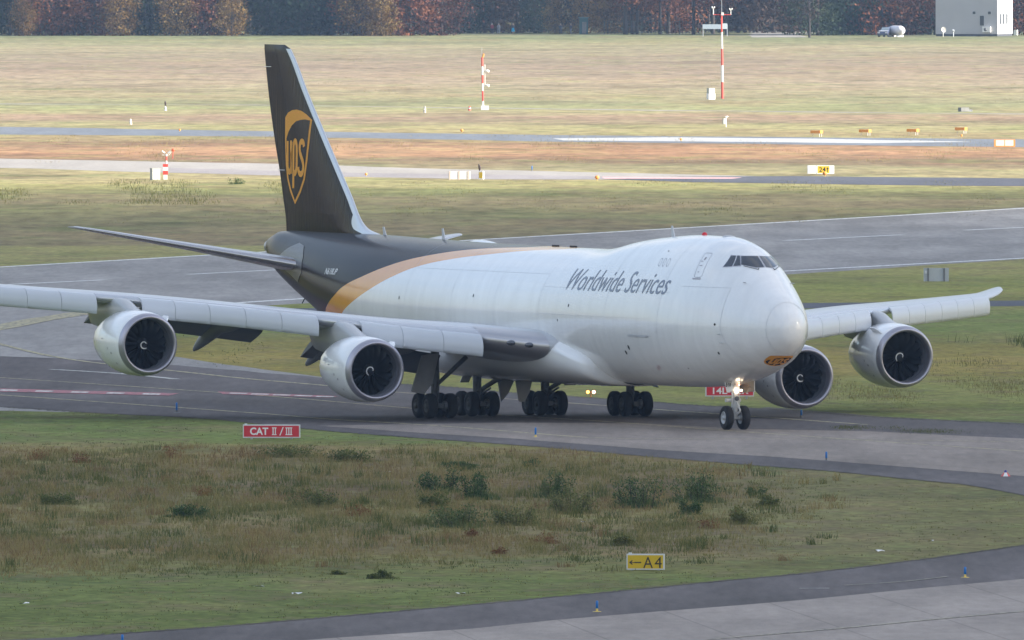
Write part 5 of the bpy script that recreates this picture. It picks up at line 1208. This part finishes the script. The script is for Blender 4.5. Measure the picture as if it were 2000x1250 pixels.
# ------------------------------------------------------------------ vegetation
def leafmat(name, cols, rough=.8, trans=.25):
    """leaf colour varies from clump to clump and from plant to plant"""
    m = bpy.data.materials.new(name); m.use_nodes = True; nt = m.node_tree; N = nt.nodes; L = nt.links; bs = N['Principled BSDF']
    bs.inputs['Roughness'].default_value = rough; bs.inputs['Specular IOR Level'].default_value = .15
    at = N.new('ShaderNodeAttribute'); at.attribute_name = 'tint'; oi = N.new('ShaderNodeObjectInfo')
    ad = N.new('ShaderNodeMath'); ad.operation = 'MULTIPLY_ADD'; ad.inputs[1].default_value = .25; L.new(oi.outputs['Random'], ad.inputs[0]); L.new(at.outputs['Fac'], ad.inputs[2])
    r = N.new('ShaderNodeValToRGB'); L.new(ad.outputs[0], r.inputs[0]); e = r.color_ramp.elements
    for i, c in enumerate(cols):
        p = i / (len(cols) - 1)
        if i < 2: e[i if i == 0 else 1].position = p if i == 0 else (p if len(cols) > 2 else 1); e[i].color = (*c, 1)
        else: q = e.new(p); q.color = (*c, 1)
    L.new(r.outputs[0], bs.inputs['Base Color'])
    if trans:
        tr = N.new('ShaderNodeBsdfTranslucent'); L.new(r.outputs[0], tr.inputs[0]); ms = N.new('ShaderNodeMixShader'); ms.inputs[0].default_value = trans
        L.new(bs.outputs[0], ms.inputs[1]); L.new(tr.outputs[0], ms.inputs[2]); L.new(ms.outputs[0], N['Material Output'].inputs[0])
    return m
class LM:
    def __init__(s): s.v = []; s.f = []; s.t = []
    def leaf(s, p, size, tint, rnd, up=0.0):
        d = Vector((rnd.gauss(0, 1), rnd.gauss(0, 1), rnd.gauss(0, 1) + up)).normalized(); a = d.orthogonal().normalized(); a.rotate(Matrix.Rotation(rnd.uniform(0, 6.28), 3, d)); b = d.cross(a) * .55
        o = len(s.v); p = Vector(p); s.v += [tuple(p - a * size * .5), tuple(p + b * size * .5), tuple(p + a * size * .5), tuple(p - b * size * .5)]; s.f.append((o, o + 1, o + 2, o + 3)); s.t.append(tint)
    def blade(s, p, h, w, lean, tint, rnd):
        a = rnd.uniform(0, 6.28); dx, dy = math.cos(a), math.sin(a); o = len(s.v); x, y, z = p; lx, ly = rnd.gauss(0, lean) * h, rnd.gauss(0, lean) * h
        s.v += [(x - dx * w / 2, y - dy * w / 2, z), (x + dx * w / 2, y + dy * w / 2, z), (x + lx * .4 + dx * w * .4, y + ly * .4 + dy * w * .4, z + h * .6), (x + lx * .4 - dx * w * .4, y + ly * .4 - dy * w * .4, z + h * .6), (x + lx, y + ly, z + h)]
        s.f += [(o, o + 1, o + 2, o + 3), (o + 3, o + 2, o + 4)]; s.t += [tint, tint]
    def mesh(s, name, m):
        me = bpy.data.meshes.new(name); me.from_pydata(s.v, [], s.f); at = me.attributes.new('tint', 'FLOAT', 'FACE'); at.data.foreach_set('value', s.t); me.materials.append(m); me.update(); return me
G_WEED = leafmat('weed_blades', [(.055, .083, .024), (.105, .12, .038), (.185, .172, .064), (.28, .225, .10), (.155, .095, .048)])
G_SHRUB = leafmat('shrub_leaves', [(.016, .038, .016), (.034, .068, .026), (.065, .115, .04), (.12, .155, .058), (.16, .14, .065)])
G_RUST = leafmat('rust_weed_leaves', [(.05, .025, .015), (.13, .055, .03), (.20, .10, .045), (.26, .16, .06), (.16, .12, .05)])
G_OLIVE = leafmat('olive_shrub_leaves', [(.04, .055, .02), (.08, .105, .035), (.135, .155, .05), (.19, .19, .075), (.19, .14, .07)])
T_RUST = leafmat('rust_autumn_leaves', [(0.018, 0.0107, 0.0107), (0.0629, 0.0252, 0.018), (0.1438, 0.0494, 0.027), (0.1978, 0.0809, 0.036), (0.2517, 0.1259, 0.0449)])
T_GOLD = leafmat('golden_autumn_leaves', [(0.0252, 0.0162, 0.008), (0.082, 0.0463, 0.0167), (0.1641, 0.0984, 0.0302), (0.2146, 0.1448, 0.0468), (0.1388, 0.0811, 0.0334)])
T_GREEN = leafmat('dark_green_tree_leaves', [(0.0053, 0.0106, 0.0106), (0.0123, 0.0264, 0.0194), (0.0264, 0.0484, 0.0264), (0.0528, 0.066, 0.0308), (0.0704, 0.0616, 0.0308)])
T_BROWN = leafmat('brown_autumn_leaves', [(0.0123, 0.0088, 0.0088), (0.0394, 0.0245, 0.0192), (0.0744, 0.0455, 0.0306), (0.1137, 0.07, 0.0438), (0.0875, 0.0788, 0.0438)])
BARK = mat('dark_bark', (.035, .028, .026), .9, noise_amt=.3, noise_scale=3)
BARKB = mat('pale_birch_bark', (.42, .40, .37), .8, noise_amt=.2, noise_scale=2)

# foreground grass and weeds: tufts by the thousand in one object
rg = random.Random(11)
def in_island(px, py):
    lo = [(0, 797), (188, 809), (414, 821), (640, 844), (846, 861), (1053, 876), (1280, 897), (1460, 912), (1604, 923), (1784, 942), (1892, 953), (2000, 974), (2100, 1000)]
    hi = [(0, 1254), (150, 1241), (414, 1222), (640, 1203), (846, 1185), (1087, 1163), (1280, 1145), (1388, 1134), (1550, 1119), (1712, 1101), (1874, 1080), (2000, 1062), (2100, 1045)]
    def at(tb, x):
        for (a, b), (c, d) in zip(tb, tb[1:]):
            if a <= x <= c: return b + (d - b) * (x - a) / (c - a)
        return tb[0][1] if x < 0 else tb[-1][1]
    return at(lo, px) < py < at(hi, px)
lm = LM(); cnt = 0
for _ in range(60000):
    px, py = rg.uniform(-60, 2050), rg.uniform(798, 1250)
    if not in_island(px, py): continue
    p = G(px, py); n1 = noise.noise(Vector((p.x * .22, p.y * .035, 3.1))); n2 = noise.noise(Vector((p.x * .7, p.y * .10, 9.4))); n3 = noise.noise(Vector((p.x * .12, p.y * .05, 20.)))
    core = max(0, min(1, (py - 862 - max(0, px - 1200) * .08) / 30)) * max(0, min(1, (1120 - py - (px - 900) * .03) / 50)) * max(0, min(1, (1620 - px) / 250))
    dens_ = (.10 + .9 * core) * (.45 + 1.3 * max(0, n1 + .15) + .8 * max(0, n2))
    if rg.random() > dens_: continue
    tall = core * (.5 + .9 * max(0, n2 + .1)) ; t0 = (.15 if core < .3 else .24) + .55 * (n3 + .25) + (.35 * core * max(0, n1 + .2)); h = .06 + .30 * tall * rg.uniform(.5, 1.2)
    if core > .5 and rg.random() < .05: h *= 1.8; t0 += .25
    for _b in range(rg.randint(3, 6)): lm.blade((p.x + rg.gauss(0, .12), p.y + rg.gauss(0, .3), 0), h * rg.uniform(.6, 1.15), .022 + .012 * rg.random(), .35, max(0, min(.85, t0 + rg.gauss(0, .10))), rg)
    cnt += 1
link('meadow_grass', lm.mesh('meadow_grass', G_WEED), kind='stuff')
# far weeds: green tufts beyond the runway and beside the taxiway at right
lm = LM()
def patch_weeds(x0, x1, y0, y1, n, h, tint, spread=.35, w=.05):
    for _ in range(n):
        px, py = rg.uniform(x0, x1), rg.uniform(y0, y1); p = G(px, py)
        q = noise.noise(Vector((p.x * .25, p.y * .012, 1.7)))
        if q < -.08 + .3 * rg.random(): continue
        for _b in range(5): lm.blade((p.x + rg.gauss(0, spread), p.y + rg.gauss(0, 2), 0), h * rg.uniform(.4, 1.2) * (1 + q), w, .3, max(0, min(.85, tint + rg.gauss(0, .12))), rg)
patch_weeds(-20, 560, 352, 400, 1500, .20, .35, .5, .035); patch_weeds(680, 1500, 352, 420, 900, .12, .45, .5, .03); patch_weeds(1500, 2020, 352, 400, 500, .12, .45, .5, .03)
patch_weeds(1860, 2020, 668, 688, 700, .62, .12, .3, .025); patch_weeds(1800, 2020, 690, 715, 260, .25, .45, .3, .025); patch_weeds(1560, 2020, 742, 782, 900, .16, .55, .35, .022); patch_weeds(1480, 2020, 700, 800, 900, .09, .4, .4, .02)
patch_weeds(360, 640, 640, 740, 120, .08, .4); patch_weeds(1640, 1760, 834, 838, 350, .10, .25, .3, .02); patch_weeds(1760, 1900, 840, 846, 260, .08, .25, .3, .02)
patch_weeds(0, 2000, 82, 200, 2600, .16, .66, .7, .03); patch_weeds(0, 2000, 265, 318, 2200, .16, .74, .7, .03); patch_weeds(0, 2000, 400, 440, 400, .12, .5, .5, .03)
link('verge_weeds', lm.mesh('verge_weeds', G_WEED), kind='stuff')

# taller weeds in clumps of their own colour and height
lm = LM(); cc_ = 0
while cc_ < 330:
    px, py = rg.uniform(-40, 1640), rg.gauss(985, 70)
    if py < 872 or py > 1130 or not in_island(px, py) or (px > 1250 and rg.random() < .6): continue
    p = G(px, py); cc_ += 1; tn = rg.choice((.02, .12, .2, .3, .55, .7, .85)); hh = rg.uniform(.22, .55) * (1.15 if tn < .2 else .85); sp_ = rg.uniform(.25, .9)
    for _b in range(int(26 + 50 * sp_)): lm.blade((p.x + rg.gauss(0, sp_ * .5), p.y + rg.gauss(0, sp_ * 1.3), 0), hh * rg.uniform(.45, 1.15), .02 + .012 * rg.random(), .25, max(0, min(.85, tn + rg.gauss(0, .07))), rg)
link('tall_weeds', lm.mesh('tall_weeds', G_WEED), kind='stuff')

# shrubs of the foreground island
def shrub(px, py, wpx, hpx, m, label, nl=520, seed=0, name='shrub', leaf=.11):
    r = random.Random(seed + int(px)); k = PPM(py); w, h = wpx / k * 1.12, hpx / k * 1.12; lm = LM(); L_ = []
    stems = MB(); nst = max(7, int(w * 9))
    for i in range(nst):
        x = r.uniform(-.5, .5); y = r.uniform(-.5, .5); q = math.hypot(x, y)
        if q > .52: continue
        hh = h * (1.0 - 1.3 * q * q) * r.uniform(.55, 1.12); bx, by = x * w * .7, y * w * .7; tx, ty = x * w * 1.0 + r.gauss(0, .05 * w), y * w + r.gauss(0, .05 * w)
        stems.tube((bx, by, 0), (tx, ty, hh), .016, .005, 5, caps=False); L_.append((bx, by, tx, ty, hh, r.gauss(0, .10)))
    for i in range(int(nl * 1.5)):
        bx, by, tx, ty, hh, tn = r.choice(L_); t = r.uniform(.0, 1.05) ** .8; sg = .05 * w + .05
        p = (bx + (tx - bx) * t + r.gauss(0, sg), by + (ty - by) * t + r.gauss(0, sg), max(.03, hh * t + r.gauss(0, .05 * h)))
        lm.leaf(p, leaf * r.uniform(.5, 1.3), max(0, min(.8, .34 + tn + .13 * r.gauss(0, 1) + .12 * (t - .5))), r, up=-.3)
    for i in range(int(nl * .6)):
        a, q = r.uniform(0, 6.28), r.uniform(0, .75) ** .7; x, y = q * w * .75 * math.cos(a), q * w * .9 * math.sin(a)
        lm.blade((x, y, 0), h * r.uniform(.2, .5) * (1.2 - q), .022, .3, max(0, min(.8, r.uniform(.15, .8))), r)
    t = thing(name, label, 'shrub' if name == 'shrub' else 'weed', G(px, py), 0); link('foliage', lm.mesh('foliage', m), t)
    if wpx >= 65 and hpx > 25: stems.build('stem', BARK, t)
    return t
SH = [(365, 1010, 68, 26, G_SHRUB, 'small dark green bush standing alone in the dry grass at left'), (612, 991, 92, 36, G_OLIVE, 'wide olive bush left of centre in the foreground grass'), (855, 962, 66, 48, G_SHRUB, 'tall dark grey-green bush, leftmost of the central bushes'),
      (852, 992, 60, 36, G_OLIVE, 'yellow-green bush just below the tall dark grey-green one'), (933, 976, 70, 48, G_SHRUB, 'bright green upright bush in the middle of the foreground'), (900, 1030, 100, 42, G_SHRUB, 'broad very dark green bush in the lower middle'),
      (1008, 1026, 92, 38, G_OLIVE, 'brownish green bush right of the broad dark one'), (1086, 972, 66, 50, G_SHRUB, 'tall green bush right of centre with reddish tips'), (1110, 1003, 92, 48, G_OLIVE, 'pale yellow-green bush below the tall green one'),
      (1248, 992, 92, 58, G_SHRUB, 'large silvery green bush behind the A4 sign'), (1357, 982, 92, 54, G_SHRUB, 'rounded dark bush at the right end of the bush row'), (1345, 1005, 42, 28, G_SHRUB, 'small dark bush tucked below the rounded one'),
      (1450, 1024, 50, 34, G_OLIVE, 'small green and brown bush right of the bush row'), (1497, 989, 42, 24, G_OLIVE, 'low olive tuft at the right of the small green and brown bush'), (1474, 966, 34, 14, G_SHRUB, 'tiny low green clump farthest right of the row'),
      (1222, 1066, 46, 22, G_OLIVE, 'low green and red clump directly above the A4 sign'), (748, 1130, 50, 13, G_OLIVE, 'dark grass clump near the apron edge'), (656, 1122, 28, 9, G_OLIVE, 'small dark clump left of the one near the apron edge'),
      (1037, 912, 28, 14, G_SHRUB, 'small dark clump high up near the taxiway edge'), (110, 985, 70, 22, G_OLIVE, 'low olive clump at far left in the dry grass'), (560, 893, 120, 22, G_OLIVE, 'long low row of weeds under the red CAT sign'), (690, 902, 80, 22, G_OLIVE, 'low dark weed row right of the one under the CAT sign'),
      (462, 360, 26, 14, G_SHRUB, 'dark round bush far beyond the runway left of the tail'), (900, 915, 60, 12, G_SHRUB, 'flat dark clump just below the taxiway edge')]
for i, (px, py, w, h, m, lb) in enumerate(SH): shrub(px, py, w, h, m, lb, nl=int(420 + w * 7) if w > 40 else 260, seed=i)
for i, (px, py, w, h, lb) in enumerate([(337, 895, 44, 28, 'rust-red weed clump left of the CAT sign'), (160, 904, 44, 20, 'rust-brown weed clump at far left'), (75, 898, 40, 18, 'faded brown weed clump near the left edge'), (706, 1008, 52, 30, 'orange-brown weed clump left of the central bushes'),
                                        (1066, 1062, 48, 28, 'golden brown weed clump below the central bushes'), (403, 969, 28, 22, 'small rusty weed clump above the dry grass'), (1385, 1032, 34, 20, 'small rust-red clump under the rounded bush'), (917, 1048, 22, 14, 'tiny orange clump under the broad dark bush'),
                                        (975, 1082, 22, 14, 'tiny yellow-brown clump in the lower dry grass'), (1560, 683 - 0, 60, 12, 'orange weed streak in the grass beyond the right engines'), (1240, 1000, 20, 10, 'tiny brown clump at the foot of the silvery bush')][:9]):
    shrub(px, py, w, h, G_RUST, lb, nl=240, seed=50 + i, name='weed_clump', leaf=.09)

# ------------------------------------------------------------------ forest edge
def tree_mesh(seed, H, W, low, n, leaf, kind):
    r = random.Random(seed); lm = LM(); tk = MB()
    base = low * H; tk.tube((0, 0, 0), (r.uniform(-.2, .2), 0, H * .45), .022 * H, .014 * H, 8, caps=False).tube((0, 0, H * .45), (r.uniform(-.4, .4), 0, H * .9), .014 * H, .004 * H, 7, caps=False)
    cl = []
    for i in range(26):
        f = (i + r.random()) / 26; z = base + (H - base) * f; rad = W / 2 * (math.sin(math.pi * (.12 + .82 * f)) ** .7 if kind != 'fir' else (1.05 - f)) * r.uniform(.55, 1.0); a = i * 2.4 + r.uniform(-.4, .4)
        c = Vector((rad * math.cos(a), rad * math.sin(a), z)); cl.append((c, W * r.uniform(.10, .19), r.uniform(0, .5)))
        tk.tube((0, 0, z * .82), tuple(c), .006 * H, .002 * H, 5, caps=False)
    for i in range(n):
        c, s, t = r.choice(cl); p = c + Vector((r.gauss(0, s), r.gauss(0, s), r.gauss(0, s * .7)))
        if p.z < .1: p.z = r.uniform(.1, .8)
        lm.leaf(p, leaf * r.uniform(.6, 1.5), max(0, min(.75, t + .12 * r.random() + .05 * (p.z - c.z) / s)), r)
    return lm, tk
TP = {}
def tree(kind, px, py, label, scale=1.0, dy=0.0, group='trees along the forest edge'):
    spec = {'rust': (T_RUST, 13, 10, .03, 3600, .55, 3), 'gold': (T_GOLD, 11, 8, .03, 2600, .5, 3), 'green': (T_GREEN, 15, 11, .03, 4200, .6, 2), 'brown': (T_BROWN, 14, 11, .05, 3600, .55, 3),
            'trunk': (T_RUST, 17, 10, .34, 3000, .45, 2), 'birch': (T_GOLD, 13, 6, .2, 1300, .35, 1), 'lone': (T_BROWN, 12, 6, .3, 500, .35, 1)}[kind]
    m, H, W, low, n, lf, nv = spec; v = len([1 for o in bpy.data.objects if o.get('_k') == kind]) % nv
    if (kind, v) not in TP:
        lm_, tk_ = tree_mesh(hash(kind) % 97 * 0 + {'rust': 3, 'gold': 17, 'green': 29, 'brown': 41, 'trunk': 53, 'birch': 67, 'lone': 71}[kind] + v, H, W, low, n, lf, kind)
        t = thing('birch_tree' if kind == 'birch' else 'autumn_tree' if kind not in ('green', 'trunk') else 'forest_tree', label, 'tree', group=group)
        link('crown', lm_.mesh('crown', m), t); tk_.build('trunk', BARKB if kind == 'birch' else BARK, t); TP[(kind, v)] = t
        t['_k'] = kind
    else: t = dup(TP[(kind, v)], label=label)
    p = G(px, py); t.location = (p.x, p.y + dy, 0); t.rotation_euler = (0, 0, (px * 1.7) % 6.28); t.scale = (scale,) * 3; return t
rf = random.Random(21)
ORD = ['first', 'second', 'third', 'fourth', 'fifth', 'sixth', 'seventh', 'eighth', 'ninth', 'tenth', 'eleventh', 'twelfth', 'thirteenth', 'fourteenth', 'fifteenth', 'sixteenth']
LIST = {'rust': [(100, .9), (185, 1.0), (395, .9), (690, .75), (800, 1.0), (862, .9), (1325, .8), (1720, 1.0), (1785, .85), (1995, 1.0)],
        'gold': [(45, .5), (235, .7), (345, .75), (452, .6), (702, .8), (745, .6), (1085, .5), (1140, .6), (1190, .6)],
        'green': [(15, 1.0), (290, .8), (520, 1.0), (590, 1.1), (640, .9), (905, .6), (1045, .5), (1630, 1.0), (1680, 1.15), (1600, .8), (1820, .7)],
        'brown': [(70, 1.0), (140, .9), (425, 1.0), (560, .9), (770, 1.0), (945, .9), (1010, 1.0), (1240, 1.0), (1450, 1.0), (1520, 1.1), (1760, .9), (1560, .8)]}
NM = {'rust': 'rust-red autumn tree', 'gold': 'golden yellow autumn tree', 'green': 'dark green tree', 'brown': 'brown thinning tree'}
for kd, L_ in LIST.items():
    for i, (px, sc_) in enumerate(sorted(L_)):
        back = {'rust': 8, 'gold': 2, 'green': 12, 'brown': 18}[kd] + (45 if 880 < px < 1600 else 0) + (12 if px > 1600 else 0)
        tree(kd, px, 70.5, f'{NM[kd]} at the forest edge, {ORD[i]} of its colour from the left', sc_, back + rf.uniform(0, 5))
for i, (px, sc_) in enumerate(((1222, 1.0), (1236, .9), (1307, 1.0), (1355, .9), (1290, .8), (1395, .9), (1420, .8), (1245, .7))):
    tree('trunk', px, 68, f'tall bare-trunked tree among the row behind the fence, {ORD[sorted([1222,1236,1307,1355,1290,1395,1420,1245]).index(px)]} from the left', sc_, 6 + (i % 3) * 7)
tree('birch', 849, 66, 'slim white birch trunk among the rust-red trees', .9, 2); tree('lone', 1580, 73, 'slender lone tree standing on the grass left of the dark firs', .8, -6)
tree('birch', 1537, 58, 'pale thin birch deep in the wood right of the mast', .8, 20)
# understorey along the edge and the wood behind
lm = LM()
for _ in range(15000):
    px = rf.uniform(-150, 2150); left = px < 880; x = (px - 1000) / 12.2
    y = (3612 if left else 3650) + rf.uniform(0, 30) + (20 if 900 < px < 1600 else 0); n_ = noise.noise(Vector((x * .18, 1.3, 0))); h = max(.3, (2.0 if left else 1.2) * (1 + 1.2 * n_)) * rf.random()
    lm.leaf((x, y, h), .5 * rf.uniform(.5, 1.3), max(0, min(.8, .3 + .5 * noise.noise(Vector((x * .3, 7.7, h * .4))) + .15 * rf.random())), rf)
link('undergrowth', lm.mesh('undergrowth', leafmat('undergrowth_leaves', [(.008, .012, .012), (.02, .028, .018), (.045, .05, .03), (.09, .08, .04), (.12, .07, .035)])), kind='stuff')
lm = LM()
for _ in range(42000):
    x = rf.uniform(-150, 150); y = rf.uniform(3690, 3740); z = rf.uniform(0, 17) if rf.random() < .5 else rf.uniform(0, 8); lm.leaf((x, y, z), 1.5 * rf.uniform(.5, 1.3), max(0, min(.8, .15 + .5 * noise.noise(Vector((x * .06, y * .05, z * .12))) + .2 * rf.random())), rf)
for _ in range(52000):
    sd_ = rf.random()
    if sd_ < .35: x = -rf.uniform(150, 2300); y = rf.uniform(3700, 3740)
    elif sd_ < .55: x = rf.uniform(150, 1500); y = rf.uniform(3700, 3800)
    else: x = -rf.uniform(1000, 1080); y = rf.uniform(900, 3700)
    lm.leaf((x, y, rf.uniform(0, 19) * rf.random() ** .3), 7.0 * rf.uniform(.5, 1.3), rf.uniform(.05, .5), rf)
wd = MB()
for _ in range(120):
    x = rf.uniform(-140, 140); y = rf.uniform(3672, 3712); wd.tube((x, y, 0), (x + rf.uniform(-.4, .4), y, rf.uniform(9, 16)), rf.uniform(.10, .24), .06, 6, caps=False)
link('background_wood', lm.mesh('background_wood', leafmat('wood_leaves', [(.008, .010, .011), (.016, .018, .018), (.03, .03, .026), (.055, .045, .03), (.09, .05, .03)])), kind='stuff')
o = wd.build('background_trunks', BARK, kind='stuff')

# ------------------------------------------------------------------ the cloud that shades the near half of the airfield
mc = bpy.data.materials.new('cloud_vapour'); mc.use_nodes = True; nt = mc.node_tree; N = nt.nodes; L = nt.links; N.remove(N['Principled BSDF'])
t = N.new('ShaderNodeTexCoord'); sp = N.new('ShaderNodeSeparateXYZ'); L.new(t.outputs['Object'], sp.inputs[0])
ns = N.new('ShaderNodeTexNoise'); ns.inputs['Scale'].default_value = .006; ns.inputs['Detail'].default_value = 6; L.new(t.outputs['Object'], ns.inputs[0])
def _m(op, a, b, c=None):
    n = N.new('ShaderNodeMath'); n.operation = op
    for i, x in enumerate((a, b, c)):
        if x is None: continue
        if hasattr(x, 'links'): L.new(x, n.inputs[i])
        else: n.inputs[i].default_value = x
    return n.outputs[0]
CL_EL = SUN_EL; CL_Z = 700.0; off = CL_Z / math.tan(R(CL_EL)); CX, CY = off * math.sin(R(SUN_AZ)), off * math.cos(R(SUN_AZ)); CLOUD_Y1 = YD(400) + CY
ye = _m('MULTIPLY_ADD', _m('SUBTRACT', ns.outputs[0], .5), 260.0, sp.outputs[1])
mr = N.new('ShaderNodeMapRange'); mr.interpolation_type = 'SMOOTHSTEP'; mr.inputs[1].default_value = CLOUD_Y1 - 300; mr.inputs[2].default_value = CLOUD_Y1 + 190; mr.inputs[3].default_value = .88; mr.inputs[4].default_value = 0; L.new(ye, mr.inputs[0])
tb = N.new('ShaderNodeBsdfTransparent'); df = N.new('ShaderNodeBsdfTranslucent'); df.inputs[0].default_value = (.9, .9, .9, 1); d2 = N.new('ShaderNodeBsdfDiffuse'); d2.inputs[0].default_value = (.9, .9, .9, 1)
m1 = N.new('ShaderNodeMixShader'); m1.inputs[0].default_value = .5; L.new(df.outputs[0], m1.inputs[1]); L.new(d2.outputs[0], m1.inputs[2])
m2 = N.new('ShaderNodeMixShader'); L.new(mr.outputs[0], m2.inputs[0]); L.new(tb.outputs[0], m2.inputs[1]); L.new(m1.outputs[0], m2.inputs[2]); L.new(m2.outputs[0], N['Material Output'].inputs[0])
rows = []; nx, ny = 40, 60; x0, x1, y0, y1 = CX - 650, CX + 650, CY - 700, CLOUD_Y1 + 420
for sg in (1, -1):
    for j in range(ny + 1):
        v = j / ny; rr = []
        for i in range(nx + 1):
            u = i / nx; x, y = x0 + (x1 - x0) * u, y0 + (y1 - y0) * v; e = max(0, math.sin(math.pi * u) * math.sin(math.pi * v)) ** .35
            b = noise.noise(Vector((x * .006, y * .006, sg * 3))) * .6 + noise.noise(Vector((x * .02, y * .02, sg * 5))) * .25
            rr.append((x, y, CL_Z + sg * e * (45 if sg < 0 else 110) * (1 + b)))
        rows.append(rr if sg > 0 else rr)
    if sg > 0: top = rows; rows = []
mb = MB().grid(top, 0, True).grid(rows, 0, True)
cl = mb.build('cloud', mc, kind='structure')

# ------------------------------------------------------------------ haze
hz = MB().box((0, 1900, 22), (7600, 9600, 64)); hm = bpy.data.materials.new('haze_air'); hm.use_nodes = True; nt = hm.node_tree; nt.nodes.remove(nt.nodes['Principled BSDF'])
pv = nt.nodes.new('ShaderNodeVolumePrincipled'); pv.inputs['Density'].default_value = HAZE_D; pv.inputs['Color'].default_value = (.50, .70, 1.0, 1); pv.inputs['Anisotropy'].default_value = .2
nt.links.new(pv.outputs[0], nt.nodes['Material Output'].inputs['Volume'])
hz.build('haze', hm, kind='stuff')
